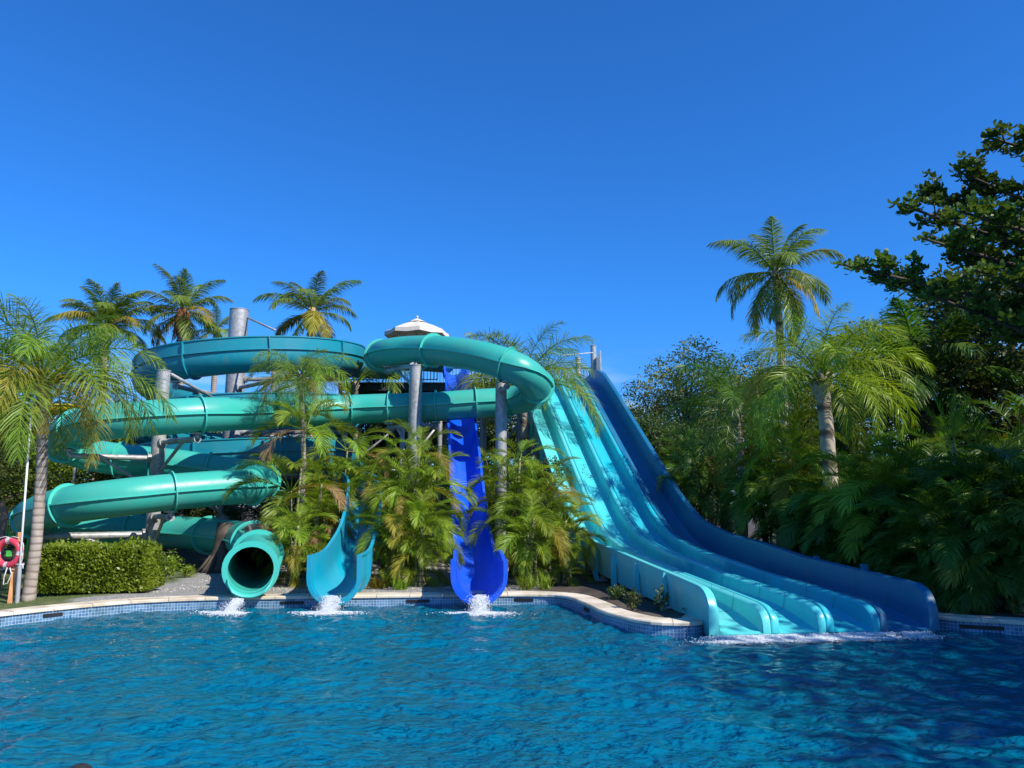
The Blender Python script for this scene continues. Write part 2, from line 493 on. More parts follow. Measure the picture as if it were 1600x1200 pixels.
def tag(o, label=None, cat=None, group=None, kind=None):
    if label: o['label'] = label
    if cat: o['category'] = cat
    if group: o['group'] = group
    if kind: o['kind'] = kind
    return o


def empty(name, loc, label, cat, group=None, rz=0):
    o = bpy.data.objects.new(name, None)
    o.empty_display_size = 0.2
    C.objects.link(o)
    o.location = loc
    o.rotation_euler = (0, 0, rz)
    return tag(o, label, cat, group)


def inst(name, me, parent, loc, rot=(0, 0, 0), sc=1.0, mat=None):
    o = bpy.data.objects.new(name, me)
    C.objects.link(o)
    o.parent = parent
    o.location = loc
    o.rotation_euler = rot
    o.scale = (sc, sc, sc) if not hasattr(sc, '__len__') else sc
    if mat is not None:
        o.material_slots[0].link = 'OBJECT'
        o.material_slots[0].material = mat
    return o


def catmull(pts, per=8, closed=False):
    pts = [Vector(q) for q in pts]
    n = len(pts); out = []
    rng = range(n) if closed else range(n - 1)
    for i in rng:
        if closed:
            p0, p1, p2, p3 = pts[(i - 1) % n], pts[i], pts[(i + 1) % n], pts[(i + 2) % n]
        else:
            p0 = pts[i - 1] if i > 0 else pts[0] * 2 - pts[1]
            p1, p2 = pts[i], pts[i + 1]
            p3 = pts[i + 2] if i + 2 < n else pts[-1] * 2 - pts[-2]
        for k in range(per):
            t = k / per
            out.append(0.5 * ((2 * p1) + (p2 - p0) * t + (2 * p0 - 5 * p1 + 4 * p2 - p3) * t * t + (3 * p1 - p0 - 3 * p2 + p3) * t ** 3))
    if not closed:
        out.append(pts[-1])
    return out


def resample(pts, stepl, closed=False):
    if closed:
        pts = pts + [pts[0]]
    L = [0]
    for a, b in zip(pts, pts[1:]):
        L.append(L[-1] + (b - a).length)
    n = max(2, int(round(L[-1] / stepl)))
    out = []; j = 0
    for i in range(n if closed else n + 1):
        d = L[-1] * i / n
        while j < len(L) - 2 and L[j + 1] < d:
            j += 1
        t = (d - L[j]) / max(1e-9, L[j + 1] - L[j])
        out.append(pts[j].lerp(pts[j + 1], t))
    return out


# ------------------------------------------------------------------ pool
outline = [(-10.5, -7), (-10.6, 0), (-10.0, 6), (-8.75, 10.0), (-7.75, 12.1), (-6.85, 13.35), (-5.9, 13.95), (-4.7, 14.22),
           (-3.0, 14.42), (-1.0, 14.62), (0.3, 14.72), (0.95, 14.45), (1.25, 13.4), (1.45, 12.3), (1.85, 11.4), (2.3, 11.17), (2.68, 11.27), (2.95, 11.8), (3.4, 12.2),
           (5.2, 12.4), (6.0, 12.2), (6.5, 11.6), (7.4, 11.1), (9.0, 9.6), (10.6, 6), (11.2, 0), (11.2, -7), (6, -9), (-5, -9)]
pool = resample(catmull([(x, y, 0) for x, y in outline], 12, True), 0.15, True)
NP = len(pool)


def offs(pts, d):
    out = []
    n = len(pts)
    for i in range(n):
        t = (pts[(i + 2) % n] - pts[i - 2]).normalized()
        out.append(pts[i] + Vector((-t.y, t.x, 0)) * d)
    return out


# the outline runs clockwise: +offset is away from the water on its left hand
outer = offs(pool, 0.36)
lip = offs(pool, -0.03)
cen = Vector((0.5, 5, 0))

pool_root = bpy.data.objects.new('pool_wall', None)
C.objects.link(pool_root); tag(pool_root, kind='structure')
me = bpy.data.meshes.new('tiled_band')
vs = [(q.x, q.y, 0.15) for q in pool] + [(q.x, q.y, -0.5) for q in pool]
fs = [(i, (i + 1) % NP, NP + (i + 1) % NP, NP + i) for i in range(NP)]
me.from_pydata(vs, [], fs)
uvl = me.uv_layers.new(name='UVMap')
for poly in me.polygons:
    i = poly.index
    for li, (uu, vv) in zip(poly.loop_indices, ((i * 0.15, 0.15), ((i + 1) * 0.15, 0.15), ((i + 1) * 0.15, -0.5), (i * 0.15, -0.5))):
        uvl.data[li].uv = (uu, vv + 1.0)
me.materials.append(M['tile'])
o = bpy.data.objects.new('tiled_band', me); C.objects.link(o); o.parent = pool_root
fl = MB()
fl.v = [(q.x, q.y, -0.5) for q in pool] + [(q.x * 0.94 + 0.03, q.y * 0.94 + 0.3, -1.35) for q in pool] + [(0.5, 5, -1.4)]
fl.f = [(i, (i + 1) % NP, NP + (i + 1) % NP, NP + i) for i in range(NP)] + [(NP + i, NP + (i + 1) % NP, 2 * NP) for i in range(NP)]
pf = fl.build('pool_floor', M['pool_floor'], smooth=True, sharp=30)
tag(pf, kind='structure')

# coping stones, one by one with a narrow joint
cop = bpy.data.objects.new('pool_coping', None)
C.objects.link(cop); tag(cop, kind='structure')
k = 0
rj = random.Random(3)
while k < NP:
    e = min(k + 4, NP)
    mid = pool[(k + e) // 2 % NP]
    if mid.y > -3:
        mb = MB()
        dz = rj.uniform(-0.003, 0.003)
        ring = []
        for j in range(k, e + 1):
            a = lip[j % NP]; b = outer[j % NP]
            t = (pool[(j + 1) % NP] - pool[j - 1]).normalized()
            sh = 0.004 if j == k else (-0.004 if j == e else 0)
            a = a + t * sh; b = b + t * sh
            ring.append([(a.x, a.y, 0.145), (a.x, a.y, 0.178 + dz), (a.x * 0.96 + b.x * 0.04, a.y * 0.96 + b.y * 0.04, 0.194 + dz),
                         (b.x * 0.97 + a.x * 0.03, b.y * 0.97 + a.y * 0.03, 0.198 + dz), (b.x, b.y, 0.19 + dz), (b.x, b.y, 0.10)])
        ns = len(ring[0])
        mb.v = [q for rr in ring for q in rr]
        for j in range(len(ring) - 1):
            for s_ in range(ns):
                s2 = (s_ + 1) % ns
                mb.f.append((j * ns + s_, (j + 1) * ns + s_, (j + 1) * ns + s2, j * ns + s2))
        mb.f.append(tuple(range(ns))); mb.f.append(tuple((len(ring) - 1) * ns + q for q in range(ns))[::-1])
        mb.build('coping_stone', M['coping'], cop)
    k = e

# skimmer slots in the tile band
for (u_, v_, w_) in ((62, 958, 0.3), (462, 936, 0.42), (652, 933, 0.42), (812, 931, 0.36), (928, 952, 0.3), (1525, 981, 0.55)):
    tgt = at(u_, v_, 10); dr = (tgt - Vector((0, 0, CAMZ)))
    hit = Vector((0, 0, CAMZ)) + dr * ((CAMZ - 0.07) / -dr.z)
    i = min(range(NP), key=lambda q: (pool[q] - Vector((hit.x, hit.y, 0))).length)
    t = (pool[(i + 1) % NP] - pool[i - 1]).normalized()
    nrm = Vector((t.y, -t.x, 0))
    q = Vector((pool[i].x, pool[i].y, 0.075)) + nrm * 0.002
    rot = Matrix(((t.x, nrm.x, 0), (t.y, nrm.y, 0), (0, 0, 1)))
    mb = MB(); mb.box(q, (w_, 0.02, 0.055), rot)
    for s_ in range(3):
        mb.box(q + Vector((0, 0, -0.02 + 0.02 * s_)) + nrm * 0.012, (w_ * 0.96, 0.008, 0.006), rot)
    mb.build('skimmer_slot', M['slot'], pool_root)

# ground: rings running outward from the coping to the horizon
gr = MB()
rings = []
for d in (0.0, 0.25, 0.8, 1.8, 3.5, 6, 10, 16, 26, 45, 90, 200, 500, 1500):
    row = []
    for i in range(0, NP, 2):
        q = outer[i]
        dirv = (q - cen).normalized()
        pnt = q + dirv * d
        z = 0.17 if d == 0 else 0.17 + 0.05 * noise.noise(Vector((pnt.x * 0.5, pnt.y * 0.5, 0))) + (0.02 if d < 50 else 0)
        if d == 0:
            pnt = q - dirv * 0.02
        row.append((pnt.x, pnt.y, z))
    rings.append(row)
nr = len(rings[0])
gr.v = [q for row in rings for q in row]
for a in range(len(rings) - 1):
    for i in range(nr):
        j = (i + 1) % nr
        gr.f.append((a * nr + i, a * nr + j, (a + 1) * nr + j, (a + 1) * nr + i))
tag(gr.build('ground', M['ground'], smooth=True), kind='structure')
GZ = 0.19

# water sheet with real small waves
x0, x1, y0, y1 = -10.9, 11.5, -9.2, 14.9
st = 0.036
xs = np.arange(x0, x1, st); ys = np.concatenate([np.arange(y0, 0.8, 0.35), np.arange(0.8, y1, st)])
X, Yg = np.meshgrid(xs, ys)
rw = np.random.RandomState(5)
Z = np.zeros_like(X)
for i in range(110):
    lam = 0.13 * (1.6 / 0.13) ** (rw.rand() ** 1.15)
    ang = rw.normal(R(75), 1.0) if rw.rand() < 0.6 else rw.uniform(0, 2 * math.pi)
    kx, ky = 2 * math.pi / lam * math.cos(ang), 2 * math.pi / lam * math.sin(ang)
    ph = rw.rand() * 6.28
    # each train swells and fades over the pool
    env = 0.6 + 0.4 * np.sin(X * rw.uniform(-.7, .7) + Yg * rw.uniform(-.7, .7) + rw.rand() * 6)
    Z += env * 0.0056 * lam ** 0.95 * np.sin(kx * X + ky * Yg + ph + 1.2 * np.sin(0.9 * X + ph) + 1.1 * np.sin(1.1 * Yg - ph))
for (su, sv) in ((380, 945), (530, 945), (762, 943)):      # rings from the slide outlets
    sp = at(su, sv, 13.7)
    rr = np.hypot(X - sp.x, Yg - (13.6))
    Z += 0.012 * np.exp(-rr / 1.6) * np.sin(rr * 2 * math.pi / 0.42)
Z = Z * 1.0
me = bpy.data.meshes.new('pool_water')
nvx, nvy = len(xs), len(ys)
co = np.stack([X, Yg, Z], -1).reshape(-1, 3).astype(np.float32)
ii = np.arange(nvx * nvy).reshape(nvy, nvx)
qd = np.stack([ii[:-1, :-1], ii[:-1, 1:], ii[1:, 1:], ii[1:, :-1]], -1).reshape(-1, 4)
me.vertices.add(len(co)); me.vertices.foreach_set('co', co.ravel())
me.loops.add(qd.size); me.loops.foreach_set('vertex_index', qd.ravel().astype(np.int32))
me.polygons.add(len(qd)); me.polygons.foreach_set('loop_start', np.arange(0, qd.size, 4, dtype=np.int32))
me.update(); me.validate()
me.polygons.foreach_set('use_smooth', np.ones(len(qd), dtype=bool))
me.materials.append(M['water'])
water = bpy.data.objects.new('pool_water', me); C.objects.link(water); tag(water, kind='structure')

# ------------------------------------------------------------------ racing slide (four lanes)
A8 = R(8.0)
DU = Vector((-math.sin(A8), math.cos(A8), 0)); DX = Vector((math.cos(A8), math.sin(A8), 0))
E0 = Vector((2.78, 11.02, 0))
W4 = 3.28
PROF = [(-0.06, 0.05), (0.3, 0.12), (0.8, 0.21), (1.3, 0.27), (2, 0.30), (3.5, 0.34), (5.2, 0.41), (6.8, 0.52), (8.5, 0.80), (9.4, 1.12), (10.2, 1.50), (11.2, 2.08), (12.3, 2.74),
        (14.5, 4.08), (16.2, 5.12), (17.6, 5.95), (18.6, 6.48), (19.3, 6.74), (19.9, 6.82), (20.8, 6.84)]
prof = resample(catmull([(a, b, 0) for a, b in PROF], 8), 0.2)
prof = resample(prof[:7], 0.05) + prof[7:]
racing = empty('racing_slide', E0 + Vector((0, 0, 0.0)), 'wide four lane racing slide in turquoise to azure, running down into the pool', 'water slide')


def rwp(s, w, z):
    q = E0 + DU * s + DX * w
    return Vector((q.x, q.y, z))


def lane(w0, w1, hl, hr, mat, name, outl, outr):
    """U shaped trough: floor and its own side walls up to the middle of the rounded divider"""
    mb = MB(); rows = []
    tl = 0.062 if outl else 0.118
    tr = 0.062 if outr else 0.118
    for i, q in enumerate(prof):
        s, z = q.x, q.y
        a = prof[max(0, i - 1)]; b = prof[min(len(prof) - 1, i + 1)]
        ang = math.atan2(b.y - a.y, b.x - a.x)
        end = max(0.0, min(1.0, (s + 0.06) / 0.55))
        fall = max(0, 1 - (1 - end) ** 2.6) ** (1 / 2.2) if end < 1 else 1
        top = max(0.0, min(1.0, (20.4 - s) / 2.2))
        def hgt(h, outer_):
            full = h * (0.45 + 0.55 * top)
            if s < 5.5:       # the rims run on straight while the floor dips to the water
                line = (0.64 + 0.056 * s if outer_ else 0.40 + 0.052 * s) - z
                k = max(0.0, min(1.0, (5.5 - s) / 2.0))
                full = line * k + full * (1 - k)
            return full * fall + 0.015
        hL = hgt(hl, outl)
        hR = hgt(hr, outr)
        N = (-math.sin(ang), math.cos(ang))

        def P(w, h):
            return rwp(s + N[0] * h, w, z + N[1] * h)
        sec = []
        if outl:
            sec += [P(w0 - 0.02, -0.10 * (0.3 + 0.7 * fall)), P(w0 - 0.05, hL * 0.5), P(w0 - 0.085, hL - 0.04), P(w0 - 0.07, hL + 0.005)]
        else:
            sec += [P(w0 + 0.002, -0.05), P(w0 + 0.002, hL * 0.5), P(w0 + 0.002, hL - 0.05), P(w0 + 0.004, hL - 0.022), P(w0 + 0.014, hL - 0.002)]
        c = 0.09
        sec += [P(w0 + tl * 0.35, hL + 0.004), P(w0 + tl * 0.85, hL - 0.012), P(w0 + tl, hL * 0.9), P(w0 + tl + 0.012, max(0.012, min(hL * 0.45, 0.12))),
                P(w0 + tl + 0.028, 0.035 * fall + 0.004), P(w0 + tl + c, 0.006)]
        sec += [P((w0 + w1) / 2, 0.0)]
        sec += [P(w1 - tr - c, 0.006), P(w1 - tr - 0.028, 0.035 * fall + 0.004), P(w1 - tr - 0.012, max(0.012, min(hR * 0.45, 0.12))), P(w1 - tr, hR * 0.9),
                P(w1 - tr * 0.85, hR - 0.012), P(w1 - tr * 0.35, hR + 0.004)]
        if outr:
            sec += [P(w1 + 0.07, hR + 0.005), P(w1 + 0.085, hR - 0.04), P(w1 + 0.05, hR * 0.5), P(w1 + 0.02, -0.10 * (0.3 + 0.7 * fall))]
        else:
            sec += [P(w1 - 0.014, hR - 0.002), P(w1 - 0.004, hR - 0.022), P(w1 - 0.002, hR - 0.05), P(w1 - 0.002, hR * 0.5), P(w1 - 0.002, -0.05)]
        rows.append(sec)
    ns = len(rows[0])
    mb.v = [q for r_ in rows for q in r_]
    for i in range(len(rows) - 1):
        for k in range(ns):
            k2 = (k + 1) % ns
            mb.f.append((i * ns + k, i * ns + k2, (i + 1) * ns + k2, (i + 1) * ns + k))
    mb.f.append(tuple(range(ns))[::-1]); mb.f.append(tuple((len(rows) - 1) * ns + q for q in range(ns)))
    ob = mb.build(name, mat, racing, org=E0, smooth=True, sharp=38)
    return ob


LW = W4 / 4
hD = 0.31
specs = [('lane_pale', 0.52, hD, True, False, 'palest turquoise lane, outermost on the left'), ('lane_mid', hD, hD, False, False, 'light cyan lane, second from the left'),
         ('lane_cyan', hD, hD, False, False, 'deeper cyan lane, third from the left'), ('lane_blue', hD, 0.62, False, True, 'dark azure lane with the tall outer wall')]
for i, (mk, a, b, ol, orr, lb) in enumerate(specs):
    o = lane(i * LW, (i + 1) * LW, a, b, M[mk], 'lane', ol, orr)
    o['label'] = lb


def proz(s):
    for a, b in zip(prof, prof[1:]):
        if a.x <= s <= b.x:
            return a.y + (b.y - a.y) * (s - a.x) / (b.x - a.x)
    return prof[-1].y


def prang(s):
    return math.atan2(proz(s + 0.15) - proz(s - 0.15), 0.3)


# joint flanges: a thin rib under each outer wall; joint lines across the lanes are slightly proud seams
for s in [1.7, 3.2, 4.7, 6.2, 7.7, 9.3, 11.0, 12.8, 14.6, 16.4, 18.2]:
    z = proz(s); ang = prang(s); N = Vector((-math.sin(ang), 0, math.cos(ang)))
    for side in (0, 1):
        w = -0.075 if side == 0 else W4 + 0.075
        hh = 0.50 if side == 0 else 0.60
        mb = MB()
        pts = []
        for h, ww in ((-0.36, 0.12), (-0.32, -0.02), (-0.12, -0.085), (hh * 0.5, -0.09), (hh - 0.05, -0.05)):
            sg = -1 if side else 1
            pts.append((h, w + (-sg) * (-ww) - (0.0)))
        rot = (DU * math.cos(ang) + Vector((0, 0, 1)) * math.sin(ang)).normalized()
        Nw = Vector((DU.x * -math.sin(ang), DU.y * -math.sin(ang), math.cos(ang)))
        base = rwp(s, 0, z)
        vs = []
        for h, ww in pts:
            for (dw) in (0.0, 0.10 if side == 0 else -0.10):
                for t in (-0.03, 0.03):
                    vs.append(base + Nw * h + DX * (ww + dw) + rot * t)
        mb.v = [tuple(q) for q in vs]
        for i in range(len(pts) - 1):
            a = i * 4; b = a + 4
            for x, y in ((0, 1), (1, 3), (3, 2), (2, 0)):
                mb.f.append((a + x, a + y, b + y, b + x))
        mb.f.append((0, 2, 3, 1)); e = (len(pts) - 1) * 4; mb.f.append((e, e + 1, e + 3, e + 2))
        mb.build('flange', M['lane_mid'] if side == 0 else M['lane_blue'], racing, org=E0)
    # underside cross rib and its posts
    mb = MB(); mb.bar(rwp(s, 0.02, z - 0.16), rwp(s, W4 - 0.02, z - 0.16), 0.08, 0.12)
    mb.build('cross_beam', M['steel'], racing, org=E0)
for s in (1.7, 3.2, 4.7, 6.2, 7.7, 9.3, 11.0, 12.8, 14.6, 16.4, 18.2):
    z = proz(s)
    for w in ((0.03, W4 - 0.05) if s < 9 else (0.4, W4 - 0.4)):
        q = rwp(s, w, 0)
        mb = MB(); mb.tube([(q.x, q.y, 0.1), (q.x, q.y, z - 0.22)], 0.06 if s < 9 else 0.11, 14)
        mb.box((q.x, q.y, GZ + 0.02), (0.24, 0.24, 0.03))
        mb.build('support_post', M['steel'], racing, org=E0, smooth=True, sharp=40)
simple('seam', 'joint_sealant', (0.0, 0.14, 0.2), (0.0, 0.2, 0.27), 8, 0.6)
for i in range(4):
    mb = MB()
    for s in [0.9, 1.7, 3.2, 4.7, 6.2, 7.7, 9.3, 11.0, 12.8, 14.6, 16.4, 18.2]:
        ang = prang(s); N = (-math.sin(ang), math.cos(ang))
        w0, w1 = i * LW + (0.07 if i == 0 else 0.126), (i + 1) * LW - (0.07 if i == 3 else 0.126)
        for (a, ha), (b, hb) in zip(((0.0, 0.27), (0.014, 0.10), (0.035, 0.03), (0.06, 0.006)), ((0.014, 0.10), (0.035, 0.03), (0.06, 0.006), (0.29, 0.0))):
            for sd in (0, 1):
                wa, wb = (w0 + a, w0 + b) if sd == 0 else (w1 - a, w1 - b)
                q = []
                for w_, h_ in ((wa, ha), (wb, hb)):
                    base = rwp(s + N[0] * (h_ + 0.003), w_ + (0.003 if sd == 0 else -0.003), proz(s) + N[1] * (h_ + 0.003))
                    for t_ in (-0.006, 0.006):
                        q.append(base + DU * t_ * math.cos(ang) + Vector((0, 0, t_ * math.sin(ang))))
                mb.add(q, [(0, 1, 3, 2)])
    mb.build('joint_seam', M['seam'], racing, org=E0)
# hull under the lanes so the trough has a closed underside
mb = MB(); rows = []
for q in prof[14:]:
    s, z = q.x, q.y
    rows.append([rwp(s, 0.0, z - 0.06), rwp(s, 0.15, z - 0.11), rwp(s, W4 - 0.15, z - 0.11), rwp(s, W4, z - 0.06)])
mb.v = [tuple(a) for r_ in rows for a in r_]
for i in range(len(rows) - 1):
    for k in range(3):
        mb.f.append((i * 4 + k, i * 4 + k + 1, (i + 1) * 4 + k + 1, (i + 1) * 4 + k))
mb.build('underside', M['lane_mid'], racing, org=E0, smooth=True)


# ------------------------------------------------------------------ open flumes and the closed tube
def frames(path):
    out = []
    n = len(path)
    for i in range(n):
        t = (path[min(i + 1, n - 1)] - path[max(i - 1, 0)]).normalized()
        side = Vector((t.y, -t.x, 0)).normalized()        # right hand when travelling
        up = side.cross(t).normalized()
        out.append((path[i], t, side, up))
    return out


def sweep(fr, secfn, closed_sec=True, cap=True):
    rows = []
    for i, (p_, t, s, u) in enumerate(fr):
        rows.append([p_ + s * a + u * b for a, b in secfn(i)])
    ns = len(rows[0]); mb = MB()
    mb.v = [tuple(q) for r_ in rows for q in r_]
    for i in range(len(rows) - 1):
        for k in range(ns if closed_sec else ns - 1):
            k2 = (k + 1) % ns
            mb.f.append((i * ns + k, i * ns + k2, (i + 1) * ns + k2, (i + 1) * ns + k))
    if cap and closed_sec:
        mb.f.append(tuple(range(ns))[::-1]); mb.f.append(tuple((len(rows) - 1) * ns + q for q in range(ns)))
    return mb


def uprofile(r, hL, hR, th=0.03, lipw=0.06, n=14):
    """half round trough of radius r, walls raised to hL and hR above the trough bottom"""
    inner = []
    for k in range(n + 1):
        w = math.pi + math.pi * k / n
        inner.append((r * math.cos(w), r + r * math.sin(w)))
    sec = [(-r - lipw, hL), (-r, hL)] + ([(-r, (hL + r) / 2)] if hL > r + 0.1 else []) + inner + ([(r, (hR + r) / 2)] if hR > r + 0.1 else []) + [(r, hR), (r + lipw, hR)]
    outer_ = [(r + lipw, hR - 0.035), (r + th, hR - 0.04)]
    for k in range(n + 1):
        w = 2 * math.pi - math.pi * k / n
        outer_.append(((r + th) * math.cos(w), r + (r + th) * math.sin(w)))
    outer_ += [(-r - th, hL - 0.04), (-r - lipw, hL - 0.035)]
    return sec + outer_


def ring_u(r, hL, hR, n=14, w=0.07):
    """flange outline: U shaped band standing proud of the trough"""
    a = [(-r - w - 0.03, hL)] + [((r + w + 0.03) * math.cos(math.pi + math.pi * k / n), r + (r + w + 0.03) * math.sin(math.pi + math.pi * k / n)) for k in range(n + 1)] + [(r + w + 0.03, hR)]
    b = [(r + 0.02, hR)] + [((r + 0.025) * math.cos(2 * math.pi - math.pi * k / n), r + (r + 0.025) * math.sin(2 * math.pi - math.pi * k / n)) for k in range(n + 1)] + [(-r - 0.02, hL)]
    return a + b


def flange_u(p_, t, s, u, r, hL, hR, mat, root, th=0.035):
    sec = ring_u(r, hL, hR)
    mb = MB(); ns = len(sec)
    for d in (-th / 2, th / 2):
        mb.v += [tuple(p_ + t * d + s * a + u * b) for a, b in sec]
    h = ns // 2
    for k in range(ns):
        k2 = (k + 1) % ns
        mb.f.append((k, k2, ns + k2, ns + k))
    for k in range(h - 1):
        mb.f.append((k, ns - 1 - k, ns - 2 - k, k + 1)); mb.f.append((ns + k, ns + k + 1, 2 * ns - 2 - k, 2 * ns - 1 - k))
    return mb.build('flange', mat, root, org=root.location)


def support_under(root, p_, ztop, rad=0.1, mat=None):
    mb = MB(); mb.tube([(p_.x, p_.y, 0.1), (p_.x, p_.y, ztop)], rad, 14)
    mb.box((p_.x, p_.y, GZ + 0.03), (rad * 4, rad * 4, 0.03))
    mb.bar(Vector((p_.x, p_.y, ztop)) - Vector((0.3, 0, 0)), Vector((p_.x, p_.y, ztop)) + Vector((0.3, 0, 0)), 0.08)
    return mb.build('support_post', mat or M['steel'], root, org=root.location, smooth=True, sharp=40)


# --- royal blue straight slide
bp = [(-0.58, 13.95, 0.17), (-0.62, 14.6, 0.19), (-0.70, 15.6, 0.27), (-0.82, 16.8, 0.50), (-0.97, 18.2, 0.98), (-1.13, 19.6, 1.72), (-1.35, 21.6, 2.92),
      (-1.58, 23.6, 4.1), (-1.83, 25.8, 5.3), (-2.05, 27.6, 6.2), (-2.2, 28.8, 6.68), (-2.32, 29.8, 6.86), (-2.45, 30.6, 6.88)]
bpath = resample(catmull(bp, 8), 0.25)
blue = empty('blue_slide', (bp[0][0], bp[0][1], 0), 'straight royal blue open chute dropping from the tower to the pool', 'water slide')
fr = frames([Vector(q) for q in bpath])
nb = len(fr)


def bsec(i):
    d = i * 0.25
    k = max(0.0, min(1.0, (2.3 - d) / 1.0)); k = k * k * (3 - 2 * k)
    r = 0.375 + 0.035 * k
    h = 0.52 + 0.20 * k
    e = min(1.0, (d + 0.12) / 0.5)
    return uprofile(r, h * (0.9 + 0.1 * e), h * (0.9 + 0.1 * e))


cuts = [0] + [int(x / 0.25) for x in (2.4, 5.0, 7.6, 10.2, 12.8, 15.4)] + [nb - 1]
for a, b in zip(cuts, cuts[1:]):
    seg = [i for i in range(a, b + 1)]
    mb = sweep([fr[i] for i in seg], lambda j, seg=seg: bsec(seg[j]))
    mb.build('chute_section', M['blue'], blue, org=blue.location, smooth=True, sharp=45)
for c in cuts[1:-1]:
    d = c * 0.25
    r = 0.375; h = 0.52
    flange_u(*fr[c], r, h, h, M['blue'], blue)
    support_under(blue, fr[c][0], fr[c][0].z - 0.1, 0.09)
support_under(blue, fr[3][0], 0.14, 0.06)
# broad rim at the outlet
flange_u(*fr[0], 0.405, 0.70, 0.70, M['blue'], blue, 0.05)

# --- teal helix flume ending in a turquoise outlet
HC = Vector((-8.98, 26.3, 0)); HR = 3.25
hp = []
deg = 70
while deg >= -1080:
    w = R(deg)
    z = np.interp(-deg, [-70, 90, 450, 810, 1080], [6.78, 5.75, 4.07, 2.72, 2.3])
    hp.append(Vector((HC.x + HR * math.cos(w), HC.y + HR * math.sin(w), z)))
    deg -= 6
head = [Vector((-4.6, 30.8, 6.88)), Vector((-6.3, 29.9, 6.82))]
tail = [Vector((-5.0, 23.6, 2.08)), Vector((-4.35, 21.8, 1.92)), Vector((-3.85, 20.1, 1.66)), Vector((-3.5, 18.4, 1.22)), Vector((-3.26, 16.8, 0.68)), Vector((-3.16, 15.5, 0.31)), Vector((-3.12, 14.7, 0.19)), Vector((-3.14, 13.95, 0.16))]
hpath = resample(catmull(head + hp[::3] + tail, 6), 0.25)
frh = frames(hpath); nh = len(frh)
helix = empty('spiral_flume', (HC.x, HC.y, GZ), 'dark teal open spiral flume wound round the thickest steel column, with turquoise outlet', 'water slide')
Ltot = nh * 0.25


def hsec(i):
    d = (nh - 1 - i) * 0.25
    k = max(0.0, min(1.0, (2.6 - d) / 1.2))
    out_ = 1.0 - 0.22 * max(0, min(1, (12 - d) / 6))       # outer wall (left hand when travelling)
    z = frh[i][0].z
    e = max(0.0, min(1.0, (13 - d) / 3))
    r = 0.48 * (1 - e) + e * (0.355 + 0.03 * k)
    return uprofile(r, 1.0 * out_ if d > 12 else 0.78 + 0.0 * k, 0.72 if d > 12 else 0.78)


stepn = 9
idx = list(range(0, nh - 1, stepn)) + [nh - 1]
ntail = int(12 / 0.25)
for a, b in zip(idx, idx[1:]):
    seg = list(range(a, b + 1))
    mt = M['turquoise'] if a > nh - ntail else M['teal']
    mb = sweep([frh[i] for i in seg], lambda j, seg=seg: hsec(seg[j]))
    mb.build('flume_section', mt, helix, org=helix.location, smooth=True, sharp=45)
for a in idx[1:-1]:
    big = a <= nh - ntail
    flange_u(*frh[a], 0.48 if big else 0.36, 0.98 if big else 0.77, 0.70 if big else 0.77, M['teal'] if big else M['turquoise'], helix)
flange_u(*frh[-1], 0.385, 0.78, 0.78, M['turquoise'], helix, 0.05)
# seam rail along the outer wall
mb = sweep(frh[:nh - ntail], lambda i: [(-0.51, 0.60), (-0.57, 0.60), (-0.57, 0.575), (-0.51, 0.575)])
mb.build('seam_rail', M['teal'], helix, org=helix.location)
for a in (nh - 8, nh - 22, nh - 36):
    support_under(helix, frh[a][0], frh[a][0].z - 0.08, 0.05 if a > nh - 20 else 0.085, M['white_steel'])

# --- green closed tube
TP = [(700, 566, 30.4), (655, 562, 29.3), (612, 560, 27.6), (592, 557, 25.6), (605, 551, 24.0), (645, 547, 23.2), (700, 549, 22.0), (765, 561, 20.9),
      (815, 580, 20.6), (838, 602, 21.5), (831, 617, 22.5), (795, 627, 23.0), (742, 631, 22.9), (672, 636, 22.9), (600, 638, 22.9), (545, 640, 22.8), (470, 643, 22.0),
      (390, 646, 20.6), (316, 648, 19.3), (210, 655, 18.6), (150, 662, 18.7), (110, 675, 19.3), (96, 689, 20.2), (116, 703, 21.1), (160, 714, 21.4), (215, 721, 21.4),
      (283, 728, 21.4), (340, 737, 21.6), (388, 744, 21.7), (409, 752, 21.1), (397, 759, 20.2), (350, 762, 19.6), (265, 769, 18.8), (184, 778, 18.2), (113, 788, 18.2),
      (66, 800, 19.0), (52, 810, 20.2), (78, 820, 21.2), (140, 825, 21.6), (215, 828, 21.7), (283, 832, 21.5), (335, 837, 20.8), (375, 842, 19.8), (400, 850, 17.9), (404, 862, 16.4),
      (399, 876, 15.2), (392, 889, 14.15)]
tpath = resample(catmull([at(*q) for q in TP], 8), 0.2)
frt = frames(tpath); ntp = len(frt)
tubeR = 0.44
tube = empty('green_tube_slide', (tpath[-1].x, tpath[-1].y, 0), 'long closed sea green tube slide looping from the tower to its round outlet at left', 'water slide')
flange_u_px = [640, 0]


def near(u, v, Y):
    q = at(u, v, Y)
    return min(range(ntp), key=lambda i: (tpath[i] - q).length)


joints = [near(*q) for q in ((655, 562, 29.3), (592, 557, 25.6), (596, 553, 24.7), (678, 548, 22.5), (790, 570, 20.7), (838, 602, 21.5), (800, 626, 23.0), (743, 631, 22.9), (678, 636, 22.9),
                             (612, 638, 22.9), (541, 640, 22.8), (465, 643, 22.0), (316, 648, 19.3), (118, 671, 19.0), (101, 694, 20.5), (190, 718, 21.4), (240, 723, 21.4),
                             (325, 735, 21.6), (409, 752, 21.1), (388, 760, 20.2), (267, 769, 18.8), (108, 789, 18.2), (56, 808, 20.2), (95, 822, 21.4), (200, 828, 21.7), (322, 836, 21.0), (394, 848, 18.4), (402, 868, 15.9))]
joints = sorted(set(joints))
NS = 28


def circ(r):
    return [(r * math.cos(2 * math.pi * k / NS), r * math.sin(2 * math.pi * k / NS)) for k in range(NS)]


